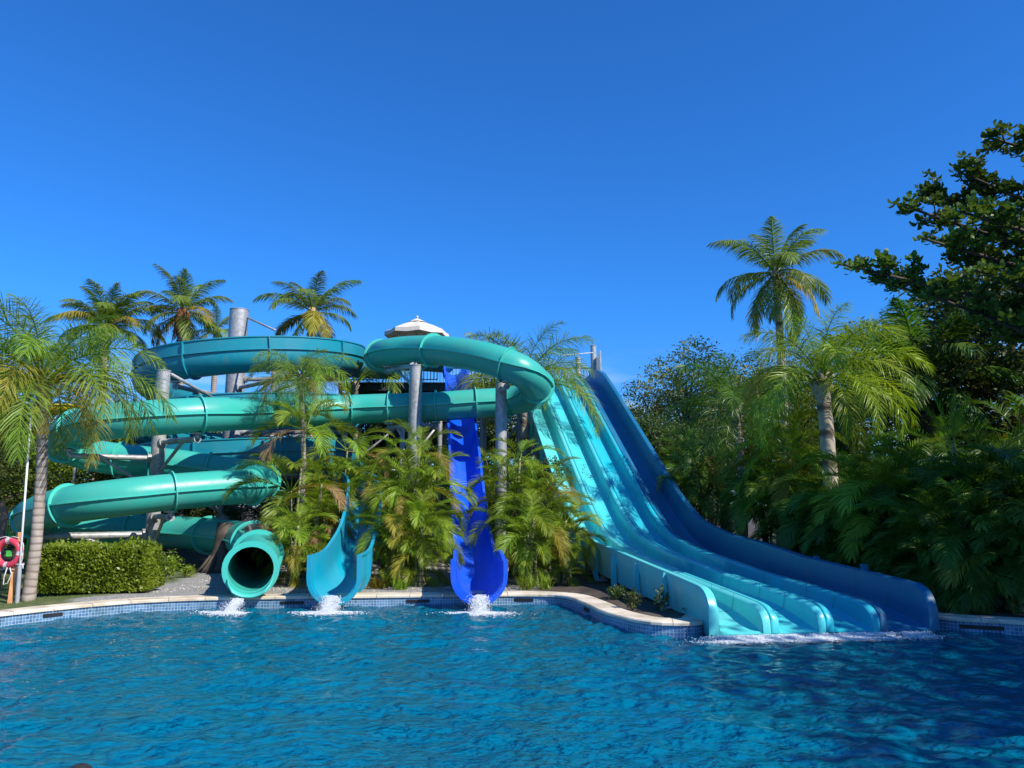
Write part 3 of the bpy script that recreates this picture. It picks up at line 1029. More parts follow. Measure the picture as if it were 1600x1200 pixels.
bounds = [0] + joints + [ntp - 1]
for a, b in zip(bounds, bounds[1:]):
    last = (b == ntp - 1)
    seg = frt[a:b + 1]
    smoke = (b == joints[-1])
    outr = sweep(seg, lambda i: circ(tubeR), cap=False)
    inn = sweep(seg, lambda i: circ(tubeR - 0.025), cap=False)
    o = len(outr.v); outr.v += inn.v; outr.f += [tuple(q + o for q in f)[::-1] for f in inn.f]
    outr.build('tube_section', M['green'], tube, org=tube.location, smooth=True)
    if smoke:      # smoked roof panel on the last bend
        mbk = sweep(seg, lambda i: [((tubeR + 0.018) * math.cos(w), (tubeR + 0.018) * math.sin(w)) for w in [R(38 + 104 * k / 10) for k in range(11)]], closed_sec=False, cap=False)
        ob = mbk.build('roof_panel', M['smoked'], tube, org=tube.location, smooth=True); ob['label'] = 'dark smoked roof panel over the last bend'
        sm = ob.modifiers.new('thick', 'SOLIDIFY'); sm.thickness = 0.01


def flange_o(p_, t, s, u, mat, w=0.075, th=0.03, name='flange', r0=None, bolts=False):
    mb = MB(); r0 = r0 or tubeR - 0.005; r1 = tubeR + w
    for r_, d in ((r0, -th / 2), (r1, -th / 2), (r1, th / 2), (r0, th / 2)):
        mb.v += [tuple(p_ + t * d + s * r_ * math.cos(2 * math.pi * k / NS) + u * r_ * math.sin(2 * math.pi * k / NS)) for k in range(NS)]
    for j in range(4):
        j2 = (j + 1) % 4
        for k in range(NS):
            k2 = (k + 1) % NS
            mb.f.append((j * NS + k, j * NS + k2, j2 * NS + k2, j2 * NS + k))
    if bolts:
        for k in range(14):
            w_ = 2 * math.pi * (k + .5) / 14
            q = p_ - t * (th / 2 + .008) + s * (r1 - 0.03) * math.cos(w_) + u * (r1 - 0.03) * math.sin(w_)
            mb.box(q, (0.022, 0.022, 0.022))
    return mb.build(name, mat, tube, org=tube.location)


for j in joints:
    flange_o(*frt[j], M['green_rim'], bolts=(j == joints[-1]))
# outlet collar: broad pale rim with a scooped sill
p_, t, s, u = frt[-1]
flange_o(p_, t, s, u, M['green_rim'], w=0.055, th=0.05, name='outlet_rim', r0=tubeR - 0.045)
mb = MB()
rowsC = []
for d, rr, lo, hi in ((0.0, tubeR - 0.03, 200, 340), (0.14, tubeR - 0.02, 214, 326), (0.26, tubeR - 0.0, 232, 308)):
    rowsC.append([p_ + t * d + s * rr * math.cos(R(lo + (hi - lo) * k / 16)) + u * rr * math.sin(R(lo + (hi - lo) * k / 16)) for k in range(17)])
mb.v = [tuple(q) for r_ in rowsC for q in r_]
for i in range(2):
    for k in range(16):
        mb.f.append((i * 17 + k, i * 17 + k + 1, (i + 1) * 17 + k + 1, (i + 1) * 17 + k))
ob = mb.build('outlet_sill', M['green_rim'], tube, org=tube.location, smooth=True)
sm = ob.modifiers.new('thick', 'SOLIDIFY'); sm.thickness = 0.03
# side seams where the two half shells are bolted together
for sg in (-1, 1):
    mb = sweep(frt, lambda i: [(sg * (tubeR - 0.01), 0.018), (sg * (tubeR + 0.055), 0.018), (sg * (tubeR + 0.055), -0.018), (sg * (tubeR - 0.01), -0.018)][::sg])
    mb.build('seam_rail', M['green_rim'], tube, org=tube.location)

# ------------------------------------------------------------------ steel columns with their arms
def column(u_, Y, vtop, dia, label, arms, vbase=None):
    top = at(u_, vtop, Y)
    root = empty('steel_column', (top.x, Y, GZ), label, 'steel column', 'steel columns carrying the slides')
    mb = MB(); mb.tube([(top.x, Y, 0.05), (top.x, Y, top.z - 0.01), (top.x, Y, top.z)], [dia / 2, dia / 2, dia / 2 - 0.01], 28)
    mb.build('pole', M['steel'], root, org=root.location, smooth=True, sharp=40)
    mb = MB(); mb.tube([(top.x, Y, GZ + 0.0), (top.x, Y, GZ + 0.05)], dia * 0.95, 24)
    for k in range(8):
        w = k * math.pi / 4
        mb.box((top.x + dia * 0.75 * math.cos(w), Y + dia * 0.75 * math.sin(w), GZ + 0.07), (0.05, 0.05, 0.05))
    mb.build('base_plate', M['steel'], root, org=root.location, smooth=True, sharp=40)
    mb = MB(); mb.tube([(top.x, Y, top.z), (top.x, Y, top.z + 0.02)], dia / 2 + 0.012, 28); mb.tube([(top.x, Y, top.z + 0.02), (top.x, Y, top.z + 0.09)], 0.03, 8)
    mb.build('cap', M['steel'], root, org=root.location, smooth=True, sharp=40)
    for (tgt, zoff, r_) in arms:
        tgt = Vector(tgt)
        d = Vector((tgt.x - top.x, tgt.y - Y, 0)).normalized()
        st_ = Vector((top.x, Y, tgt.z + zoff)) + d * (dia / 2 - 0.02)
        mb = MB(); mb.tube([st_, tgt], r_, 12)
        # clamp plates at both ends
        mb.tube([st_, st_ + d * 0.09], r_ * 1.7, 12)
        mb.tube([tgt - (tgt - st_).normalized() * 0.05, tgt], r_ * 1.5, 12)
        mb.tube([tgt, tgt + Vector((0, 0, 0.13))], 0.05, 8)
        mb.box(tgt + Vector((0, 0, 0.13)), (0.24, 0.24, 0.05))
        mb.build('arm', M['steel'], root, org=root.location, smooth=True, sharp=40)
        if abs(zoff) < 0.2 and (tgt - st_).length > 0.9:
            mb = MB(); a = Vector((top.x, Y, tgt.z - 0.75)) + d * (dia / 2); mb.tube([a, st_.lerp(tgt, 0.62) - Vector((0, 0, 0.02))], r_ * 0.62, 10)
            mb.build('brace', M['steel'], root, org=root.location, smooth=True, sharp=40)
    return root


def under_tube(u_, v_, Y):
    q = tpath[near(u_, v_, Y)]
    return (q.x, q.y, q.z - tubeR - 0.16)


def under_helix(a):
    w = R(a)
    z = float(np.interp(-a, [-70, 90, 450, 810, 1080], [6.78, 5.75, 4.07, 2.72, 2.3]))
    return (HC.x + HR * math.cos(w), HC.y + HR * math.sin(w), z - 0.2)


c2 = column(374, HC.y, 485, 0.64, 'thickest steel column, rising through the spiral flume', [(under_helix(a), 0.0, 0.075) for a in (0, -50, -115, -170, -230, -300, -360, -420, -480, -540, -610, -680, -750, -820, -900, -1000)])
mb = MB(); mb.tube([at(386, 496, HC.y), at(430, 516, 24.6)], 0.035, 10); mb.build('tie_rod', M['steel'], c2, org=c2.location, smooth=True)
c1 = column(256, 20.35, 580, 0.35, 'steel column left of the thickest one, behind the front tube runs',
            [(under_tube(316, 648, 19.3), 0.0, 0.07), (under_tube(190, 718, 21.4), 0.0, 0.07), (under_tube(267, 769, 18.8), 0.0, 0.07), (under_tube(200, 828, 21.7), 0.0, 0.07),
             (under_tube(110, 675, 19.3), 0.0, 0.07), (under_tube(66, 800, 19.0), 0.0, 0.09)])
mb = MB(); mb.tube([at(268, 585, 20.35), at(340, 626, 22.9)], 0.045, 10); mb.build('tie_rod', M['steel'], c1, org=c1.location, smooth=True)
column(650, 22.1, 572, 0.38, 'steel column in front of the royal blue slide top', [(under_tube(678, 636, 22.9), 0.0, 0.07), (under_tube(605, 551, 24.0), -0.15, 0.07), (under_tube(612, 638, 22.9), 0.0, 0.07)])
column(783, 21.6, 598, 0.32, 'steel column between the blue and racing slides', [(under_tube(790, 570, 20.7), 0.02, 0.06), (under_tube(800, 626, 23.0), 0.0, 0.06)])
column(927, 31.4, 541, 0.24, 'slim steel column topmost beside the azure lane', [])
column(903, 31.6, 559, 0.22, 'short slim steel column left of the topmost one', [])
column(430, 30.6, 560, 0.24, 'slim steel column at the back of the spiral flume', [])

# ------------------------------------------------------------------ start tower
TZ = 6.72
tx0, tx1, ty0, ty1 = -7.0, 3.6, 30.6, 33.6
tower = empty('start_tower', ((tx0 + tx1) / 2, 32, GZ), 'raised start platform with dark beams and blue railings behind the slides', 'platform')
x = tx0
while x < tx1:
    mb = MB(); mb.box((x + 0.07, (ty0 + ty1) / 2, TZ - 0.02), (0.13, ty1 - ty0, 0.04)); mb.build('deck_board', M['deck_board'], tower, org=tower.location)
    x += 0.145
for y in (ty0 + 0.1, (ty0 + ty1) / 2, ty1 - 0.1):
    mb = MB(); mb.box(((tx0 + tx1) / 2, y, TZ - 0.19), (tx1 - tx0, 0.12, 0.28)); mb.build('beam', M['dark_steel'], tower, org=tower.location)
x = tx0 + 0.05
while x < tx1:
    mb = MB(); mb.box((x, (ty0 + ty1) / 2, TZ - 0.40), (0.1, ty1 - ty0 - 0.3, 0.14)); mb.build('joist', M['dark_steel'], tower, org=tower.location)
    x += 0.9
px = [tx0 + 0.3, -4.4, -2.9, -1.2, 0.3, 1.9, tx1 - 0.2]
for x in px:
    for y in (ty0 + 0.2, ty1 - 0.2):
        mb = MB(); mb.tube([(x, y, 0.1), (x, y, TZ - 0.48)], 0.10, 12); mb.build('post', M['steel'] if (x > -4) else M['white_steel'], tower, org=tower.location, smooth=True, sharp=40)
for a, b in zip(px, px[1:]):
    for zz in (1.2, 3.2):
        for y in (ty0 + 0.2,):
            mb = MB(); mb.tube([(a, y, zz), (b, y, zz + 1.9)], 0.045, 8); mb.tube([(a, y, zz + 2.0), (b, y, zz + 2.0)], 0.05, 8)
            mb.build('cross_brace', M['steel'], tower, org=tower.location, smooth=True)
# railing, leaving the slide mouths open
def rail(xa, xb, y):
    mb = MB()
    mb.bar((xa, y, TZ + 1.1), (xb, y, TZ + 1.1), 0.05); mb.bar((xa, y, TZ + 0.12), (xb, y, TZ + 0.12), 0.035)
    mb.build('handrail', M['rail_blue'], tower, org=tower.location)
    n = max(2, int(abs(xb - xa) / 0.14))
    for k in range(n + 1):
        q = MB(); q.box((xa + (xb - xa) * k / n, y, TZ + 0.6), (0.022, 0.022, 0.96)); q.build('baluster', M['rail_blue'], tower, org=tower.location)


rail(tx0, -5.6, ty0 + 0.05); rail(-4.0, -3.0, ty0 + 0.05); rail(-1.8, 0.0, ty0 + 0.05); rail(tx0, tx1, ty1 - 0.05)
# lower landing and stair flights behind the posts
def flight(a, b, y, n):
    (xa, za), (xb, zb) = a, b
    for dy in (-0.5, 0.5):
        mb = MB(); mb.bar((xa, y + dy, za), (xb, y + dy, zb), 0.06, 0.24); mb.build('stringer', M['dark_steel'], tower, org=tower.location)
        mb = MB(); mb.bar((xa, y + dy, za + 1.0), (xb, y + dy, zb + 1.0), 0.045); mb.build('handrail', M['dark_steel'], tower, org=tower.location)
    for k in range(n):
        f = (k + 0.5) / n
        mb = MB(); mb.box((xa + (xb - xa) * f, y, za + (zb - za) * f + 0.1), (0.3, 1.0, 0.035)); mb.build('step', M['dark_steel'], tower, org=tower.location)
        for dy in (-0.5,):
            mb = MB(); mb.box((xa + (xb - xa) * f, y + dy, za + (zb - za) * f + 0.55), (0.022, 0.022, 0.9)); mb.build('baluster', M['dark_steel'], tower, org=tower.location)


flight((-1.2, 0.3), (-5.2, 3.6), 31.6, 18)
flight((-5.2, 3.6), (-1.6, 6.6), 32.8, 16)
mb = MB(); mb.box((-5.9, 32.2, 3.6), (1.5, 2.4, 0.1)); mb.build('landing', M['dark_steel'], tower, org=tower.location)
mb = MB(); mb.bar((-6.6, 31.0, 4.75), (-4.2, 31.0, 4.75), 0.05); mb.build('handrail', M['dark_steel'], tower, org=tower.location)
for k in range(16):
    mb = MB(); mb.box((-6.6 + k * 0.16, 31.0, 4.15), (0.024, 0.024, 1.15)); mb.build('baluster', M['dark_steel'], tower, org=tower.location)
# slatted screen on the right end of the platform
for k in range(10):
    mb = MB(); mb.box((3.55, 30.3 + k * 0.15, TZ + 0.62), (0.03, 0.12, 1.2)); mb.build('screen_slat', M['white_steel'], tower, org=tower.location)
mb = MB(); mb.tube([at(880, 555, 30.9), at(927, 551, 31.3)], 0.02, 8); mb.build('handrail', M['white_steel'], tower, org=tower.location)

# parasol on the platform
pa = at(652, 497, 31.6)
par = empty('parasol', (pa.x, 31.6, TZ), 'open cream canvas parasol on the start platform', 'parasol')
RP = 1.34; ridge = pa.z
for k in range(8):
    a0, a1 = k * math.pi / 4 + .2, (k + 1) * math.pi / 4 + .2
    mb = MB()
    c = Vector((pa.x, 31.6, 0))
    def pp(w, r_, z): return (c.x + r_ * math.cos(w), c.y + r_ * math.sin(w), z)
    am = (a0 + a1) / 2
    # gore: straight on the ribs, sagging a little between them, with a hanging valance
    mb.v = [pp(a0, 0.28, ridge - 0.19), pp(am, 0.26, ridge - 0.20), pp(a1, 0.28, ridge - 0.19),
            pp(a0, 0.9, ridge - 0.44), pp(am, 0.83, ridge - 0.47), pp(a1, 0.9, ridge - 0.44),
            pp(a0, RP, ridge - 0.64), pp(am, RP * 0.93, ridge - 0.675), pp(a1, RP, ridge - 0.64),
            pp(a0, RP + 0.01, ridge - 0.80), pp(am, RP * 0.935, ridge - 0.84), pp(a1, RP + 0.01, ridge - 0.80)]
    for r_ in range(3):
        mb.f += [(r_ * 3, r_ * 3 + 1, r_ * 3 + 4, r_ * 3 + 3), (r_ * 3 + 1, r_ * 3 + 2, r_ * 3 + 5, r_ * 3 + 4)]
    ob = mb.build('canvas_panel', M['canvas'], par, org=par.location)
    ob.modifiers.new('thick', 'SOLIDIFY').thickness = 0.006
    mb = MB(); mb.bar(pp(a0, 0.05, ridge - 0.14), pp(a0, RP, ridge - 0.67), 0.02); mb.build('rib', M['white_steel'], par, org=par.location)
mb = MB()
mb.v = [(pa.x, 31.6, ridge)] + [(pa.x + 0.42 * math.cos(k * math.pi / 4 + .2), 31.6 + 0.42 * math.sin(k * math.pi / 4 + .2), ridge - 0.2) for k in range(8)]
mb.f = [(0, 1 + k, 1 + (k + 1) % 8) for k in range(8)]
ob = mb.build('vent_cap', M['canvas'], par, org=par.location); ob.modifiers.new('thick', 'SOLIDIFY').thickness = 0.006
mb = MB(); mb.tube([(pa.x, 31.6, TZ), (pa.x, 31.6, ridge + 0.06)], 0.025, 10); mb.tube([(pa.x, 31.6, ridge), (pa.x, 31.6, ridge + 0.09)], 0.045, 8)
mb.build('pole', M['white_steel'], par, org=par.location, smooth=True)
mb = MB(); mb.box((pa.x, 31.6, TZ + 0.05), (0.5, 0.5, 0.1)); mb.build('base', M['dark_steel'], par, org=par.location)

# ------------------------------------------------------------------ palm fronds
def frond_mesh(kind, elev, seed):
    rg = random.Random(seed)
    P = dict(
        queen=dict(L=2.6, droop=112, pw=1.4, n=100, t0=0.14, ll=0.66, w=0.0165, al=(72, 30), beta=None, g=0.30, rr=0.020),
        coco=dict(L=2.8, droop=84, pw=2.1, n=88, t0=0.12, ll=0.84, w=0.034, al=(70, 26), beta=(-16, 16), g=0.26, rr=0.028),
        areca=dict(L=1.7, droop=95, pw=1.5, n=56, t0=0.26, ll=0.58, w=0.0195, al=(60, 24), beta=(26, 12), g=0.19, rr=0.013),
        spike=dict(L=2.0, droop=16, pw=1.5, n=36, t0=0.2, ll=0.5, w=0.03, al=(30, 14), beta=(20, 30), g=0.10, rr=0.016),
    )[kind]
    L = P['L'] * rg.uniform(0.92, 1.08); n = P['n']
    side_bend = rg.uniform(-0.25, 0.25)
    ns = 16; pos = [Vector((0, 0, 0))]; tang = []
    drp = P['droop'] * (0.62 + 0.38 * math.cos(R(elev)))
    for i in range(ns):
        t = (i + 0.5) / ns
        th = R(elev - drp * t ** P['pw'])
        th = max(th, R(-88))
        d = Vector((math.cos(th) * math.cos(side_bend * t), math.cos(th) * math.sin(side_bend * t), math.sin(th)))
        tang.append(d); pos.append(pos[-1] + d * (L / ns))
    tang.append(tang[-1])
    mb = MB()
    rr = P['rr']
    mb.tube(pos[::2], [rr * (1.5 - 1.25 * (i / (len(pos[::2]) - 1)) ** 0.6) for i in range(len(pos[::2]))], 4)

    def samp(t):
        x = t * ns; i = min(int(x), ns - 1); f = x - i
        return pos[i].lerp(pos[i + 1], f), tang[i].lerp(tang[min(i + 1, ns)], f).normalized()
    for j in range(n):
        t = P['t0'] + (1 - P['t0']) * (j + rg.uniform(-0.25, 0.25)) / (n - 1)
        t = max(P['t0'] * 0.9, min(0.995, t))
        q, T = samp(t)
        S = Vector((0, 0, 1)).cross(T)
        S = S.normalized() if S.length > 0.05 else Vector((0, 1, 0))
        N = T.cross(S).normalized()
        x = (t - P['t0']) / (1 - P['t0'])
        prof_l = (0.45 + 0.55 * min(1, x / 0.22)) * (1 - 0.62 * max(0, (x - 0.55) / 0.45) ** 1.3)
        for sg in (-1, 1):
            if rg.random() < 0.03:
                continue
            al = R(P['al'][0] + (P['al'][1] - P['al'][0]) * x + rg.uniform(-6, 6))
            if P['beta'] is None:
                be = R(rg.choice((-34, 6, 40)) + rg.uniform(-12, 12))
            else:
                be = R(P['beta'][0] + rg.uniform(-P['beta'][1], P['beta'][1]))
            d = (T * math.cos(al) + (S * sg * math.cos(be) + N * math.sin(be)) * math.sin(al)).normalized()
            ln = P['ll'] * prof_l * rg.uniform(0.88, 1.1)
            w = P['w'] * rg.uniform(0.85, 1.15) * (0.75 + 0.25 * prof_l)
            segs = 3
            cur = q.copy(); g = P['g'] * rg.uniform(0.7, 1.35)
            wd = (T - d * T.dot(d))
            wd = wd.normalized() if wd.length > 1e-3 else N
            tw = rg.uniform(-0.5, 0.5)
            wd = (wd * math.cos(tw) + d.cross(wd) * math.sin(tw))
            base = len(mb.v)
            for k in range(segs):
                ww = w * (0.55, 1.0, 0.7)[k]
                mb.v.append(tuple(cur - wd * ww / 2)); mb.v.append(tuple(cur + wd * ww / 2))
                cur = cur + d * (ln / segs)
                d = (d + Vector((0, 0, -g * (1 + 0.8 * k)))).normalized()
                wd = (wd - d * wd.dot(d)).normalized()
            mb.v.append(tuple(cur))
            mb.f += [(base, base + 1, base + 3, base + 2), (base + 2, base + 3, base + 5, base + 4), (base + 4, base + 5, base + 6)]
    me = bpy.data.meshes.new(kind + '_frond')
    me.from_pydata(mb.v, [], mb.f)
    me.materials.append(M['l_queen'])
    me.update()
    return me


FR = {}
ELEV = (84, 66, 48, 30, 10, -12, -38, -62)


def fget(kind, e, rg):
    e = min(ELEV, key=lambda a: abs(a - e))
    k = rg.randrange(2)
    key = (kind, e, k)
    if key not in FR:
        FR[key] = frond_mesh(kind, e, hash((len(kind), e, k)) & 0xffff)
    return FR[key], e


def crown(root, org, kind, n, L, mat, rg, emax=85, emin=-30, yellow=0.1, brown=0.0, az0=None, skip=None, front=None):
    """a spiral of fronds: young ones upright, old ones hanging"""
    base = {'queen': 2.6, 'coco': 2.8, 'areca': 1.7, 'spike': 2.0}[kind]
    az = rg.uniform(0, 6.28) if az0 is None else az0
    for i in range(n):
        x = (i + 0.5) / n
        e = emax + (emin - emax) * x ** (1.2 if kind == 'coco' else 0.9) + rg.uniform(-7, 7)
        az += 2.39996 + rg.uniform(-0.25, 0.25)
        me, eq = fget(kind, e, rg)
        mt = mat
        if x > 1 - brown and rg.random() < 0.8:
            mt = M['l_brown']
        elif x > 0.55 and rg.random() < yellow * 2.2:
            mt = M['l_yellow']
        s = L / base * rg.uniform(0.85, 1.1) * (0.85 + 0.15 * min(1, x * 4))
        rb = 0.05 * (L / base)
        inst('frond', me, root, (org[0] + rb * math.cos(az), org[1] + rb * math.sin(az), org[2] - 0.10 * x), (0, R(max(-9, min(9, eq - e))), az), s, mt)


def trunk_pts(h, lean, rg, curve=0.15):
    pts = []
    for i in range(9):
        t = i / 8
        pts.append(Vector((lean[0] * t + curve * math.sin(t * math.pi) * rg.uniform(0.6, 1), lean[1] * t, h * t)))
    return pts


def palm(name, label, base, top, r0, r1, kind, n, L, mat, bk, seed, group, boot=None, **kw):
    rg = random.Random(seed)
    base = Vector(base); top = Vector(top)
    root = empty(name, base, label, 'palm tree', group)
    h = top.z - base.z
    pts = trunk_pts(h, (top.x - base.x, top.y - base.y), rg, kw.pop('curve', 0.1))
    mb = MB()
    fine = resample(catmull(pts, 4), max(0.08, h / 50))
    rad = []
    for i, q in enumerate(fine):
        t = i / (len(fine) - 1)
        r_ = r0 + (r1 - r0) * t + r0 * 0.22 * math.exp(-t * h / 0.25) + 0.0015 * math.sin(i * 2.1) + rg.uniform(-.002, .002)
        rad.append(r_)
    fine[0] = fine[0] - Vector((0, 0, 0.15))
    mb.tube(fine, rad, 14)
    mb.build('trunk', bk, root, smooth=True)
    tp = fine[-1]
    if boot:
        bm_, bl = boot
        mb = MB()
        q = [tp + Vector((0, 0, -bl * 0.75)), tp + Vector((0, 0, -bl * 0.5)), tp + Vector((0, 0, -0.1)), tp + Vector((0, 0, 0.15))]
        mb.tube(q, [r1 * 1.1, r1 * 1.7, r1 * 1.5, r1 * 0.7], 12)
        for k in range(9):
            w = k * 0.7
            mb.tube([tp + Vector((r1 * math.cos(w), r1 * math.sin(w), -0.1)), tp + Vector((r1 * 1.9 * math.cos(w), r1 * 1.9 * math.sin(w), -bl * rg.uniform(0.5, 1.0)))], [0.05, 0.02], 5)
        mb.build('sheath', bm_, root, smooth=True)
    else:
        # leaf bases wrapped round the top of the trunk
        mb = MB()
        for k in range(9):
            w = k * 2.4; z0 = -0.5 + 0.035 * k
            mb.tube([tp + Vector((r1 * 0.5 * math.cos(w), r1 * 0.5 * math.sin(w), z0)), tp + Vector((r1 * 1.25 * math.cos(w), r1 * 1.25 * math.sin(w), z0 + 0.3)),
                     tp + Vector((r1 * 1.9 * math.cos(w), r1 * 1.9 * math.sin(w), z0 + 0.36))], [r1 * 0.5, r1 * 0.42, r1 * 0.16], 7)
        mb.build('leaf_base', bk, root, smooth=True)
    crown(root, (tp.x, tp.y, tp.z), kind, n, L, mat, rg, **kw)
    return root


def base_of(p_):
    return (p_.x, p_.y, GZ)


PG = 'feathery queen palms'
t = at(68, 592, 13.75)
palm('queen_palm', 'big feathery palm with ringed grey trunk at the left pool edge beside the hedge', (-8.32, 13.65, GZ), t, 0.10, 0.085, 'queen', 28, 2.3, M['l_queen'], M['bark_grey'], 11, PG,
     emax=86, emin=8, yellow=0.06)
lp = bpy.data.objects['queen_palm']
for (az_, e_, sc_, mk_) in ((-0.5, 10, 0.72, 'l_yellow'), (-0.25, -12, 0.8, 'l_yellow'), (-0.1, -12, 0.66, 'l_queen'), (0.35, 10, 0.8, 'l_queen'), (-1.0, -12, 0.55, 'l_yellow')):
    me_, _e = fget('queen', e_, random.Random(3))
    inst('frond', me_, lp, (t.x + 8.32 + 0.05, t.y - 13.65, t.z - GZ), (0, 0, az_), sc_ * 1.0, M[mk_])
t = at(470, 585, 20.2)
palm('queen_palm', 'feathery palm drooping over the front of the dark teal spiral', base_of(t + Vector((0.2, 0, 0))), t, 0.07, 0.06, 'queen', 24, 1.6, M['l_queen'], M['bark_grey'], 23, PG, emax=66, emin=-20, yellow=0.12)
t = at(556, 596, 29.5)
palm('queen_palm', 'thin crowned palm with one tall upright frond left of the parasol', base_of(t), t, 0.10, 0.08, 'queen', 8, 3.3, M['l_queen'], M['bark_grey'], 31, PG, emax=70, emin=20, yellow=0.05, az0=3.6)
t = at(818, 600, 25.6)
palm('queen_palm', 'feathery palm arching over the top of the racing slide', base_of(at(812, 700, 25.6)), t, 0.15, 0.11, 'queen', 24, 3.0, M['l_queen'], M['bark_pale'], 47, PG, emax=80, emin=5, yellow=0.0)
t = at(1283, 590, 17.0)
palm('queen_palm', 'bright green feathery palm on a thick pale peeling trunk right of the slides', base_of(at(1286, 700, 17.0)), t, 0.17, 0.15, 'queen', 28, 2.45, M['l_areca'], M['bark_pale'], 53, PG, emax=86, emin=-8, yellow=0.06)
t = at(1150, 640, 21.0)
palm('queen_palm', 'dark feathery palm between the azure lane and the tall coconut palm', base_of(t), t, 0.12, 0.10, 'queen', 24, 2.4, M['l_bank'], M['bark_grey'], 61, PG, emax=86, emin=-25, yellow=0.05)
CG = 'coconut palms behind the slides'
t = at(167, 508, 33)
palm('coconut_palm', 'dark green coconut palm behind the big left palm', base_of(t), t, 0.2, 0.15, 'coco', 27, 2.5, M['l_coco'], M['bark_grey'], 71, CG, emax=76, emin=-20, yellow=0.12)
t = at(286, 486, 34)
palm('coconut_palm', 'coconut palm with rust red boot behind the teal spiral', base_of(t), t, 0.2, 0.2, 'coco', 21, 2.4, M['l_coco'], M['bark_grey'], 77, CG, boot=(M['boot'], 1.5), emax=84, emin=-50, yellow=0.25)
t = at(488, 486, 34)
palm('coconut_palm', 'coconut palm with tan dry sheath just left of the parasol', base_of(t), t, 0.2, 0.2, 'coco', 21, 2.4, M['l_coco'], M['bark_grey'], 83, CG, boot=(M['boot_tan'], 1.2), emax=76, emin=-42, yellow=0.2)
t = at(338, 515, 44)
palm('coconut_palm', 'smallest coconut palm crown peeping over the spiral rim', base_of(t), t, 0.18, 0.15, 'coco', 12, 1.9, M['l_coco'], M['bark_grey'], 89, CG, emax=70, emin=-20, yellow=0.1)
t = at(1212, 424, 30)
palm('coconut_palm', 'tallest coconut palm standing alone against the sky on the right', base_of(at(1219, 640, 30)), t, 0.2, 0.13, 'coco', 22, 3.0, M['l_coco'], M['bark_pale'], 97, CG, emax=80, emin=-66, yellow=0.1, brown=0.06)
t = at(1440, 590, 19.5)
palm('coconut_palm', 'dark coconut palm behind the almond tree branches', base_of(t), t, 0.2, 0.17, 'coco', 20, 2.8, M['l_bank'], M['bark_dark'], 103, CG, emax=78, emin=-25, yellow=0.05)
t = at(-34, 590, 15.5)
palm('coconut_palm', 'yellowish palm cut off by the left edge of the photo', base_of(t), t, 0.13, 0.11, 'coco', 16, 1.7, M['l_coco'], M['bark_grey'], 109, CG, emax=70, emin=-50, yellow=0.6)
t = at(345, 700, 19.6)
mbq = empty('palm_stump', (-7.2, 19.5, GZ), 'dark flared palm stump on the gravel behind the tube outlet', 'stump')
mb = MB(); mb.tube([(0, 0, -0.05), (0, 0, 0.12), (0.01, 0, 0.3), (0.03, 0, 0.6), (0.05, 0.02, 1.2)], [0.55, 0.42, 0.3, 0.23, 0.2], 18)
mb.build('trunk', M['bark_dark'], mbq, smooth=True)
mb = MB()
rg = random.Random(2)
for k in range(34):
    w = rg.uniform(0, 6.28); mb.tube([(0.26 * math.cos(w), 0.26 * math.sin(w), 0.4), (0.46 * math.cos(w), 0.46 * math.sin(w), 0.12), (0.62 * math.cos(w), 0.62 * math.sin(w), -0.03)], [0.02, 0.02, 0.012], 4)
mb.build('root', M['bark_dark'], mbq, smooth=True)['kind'] = 'stuff'


def areca(label, pos, h, nst, L, seed, group, mat, spread=0.35, nf=7, yellow=0.15, brown=0.0, cat='palm', name='areca_palm'):
    rg = random.Random(seed)
    if group == 'palm clumps of the dark bank on the right' and pos[1] < 22:
        pos = (max(pos[0], 6.1 - 0.14 * (pos[1] - 11.4) + 0.72 * L + 0.45), pos[1])
    root = empty(name, (pos[0], pos[1], GZ), label, cat, group)
    low = 0 if 'bank' in group else 2
    for s in range(nst + low):
        w = 2.4 * s + rg.uniform(-.5, .5); f = min(1.0, math.sqrt((s + 0.3) / nst))
        hh = h * (1.0 - 0.62 * min(1, f) * rg.uniform(0.5, 1.0)) if s else h
        if s >= nst:
            hh = min(0.75, 0.28 * h) * rg.uniform(0.6, 1.2); f = 1.0
        b = Vector((0.18 * f * math.cos(w), 0.18 * f * math.sin(w), -0.1))
        tp = Vector((spread * f * hh * 0.6 * math.cos(w), spread * f * hh * 0.6 * math.sin(w), hh))
        mid = b.lerp(tp, 0.5) + Vector((-.06 * math.cos(w), -.06 * math.sin(w), 0))
        mb = MB(); pts = catmull([b, mid, tp], 5); nn = len(pts)
        mb.tube(pts, [0.038 - 0.012 * i / nn for i in range(nn)], 7)
        mb.build('cane', M['cane'], root, smooth=True)
        crown(root, tp, 'areca', nf + rg.randrange(-1, 2), L * rg.uniform(0.85, 1.1) * (0.75 if s >= nst else 1), mat, rg, emax=80, emin=-8, yellow=yellow, brown=brown)
    return root


AG = 'areca palm clumps between the slide outlets'
def gp(u_, Y):
    q = at(u_, 800, Y); return (q.x, Y)


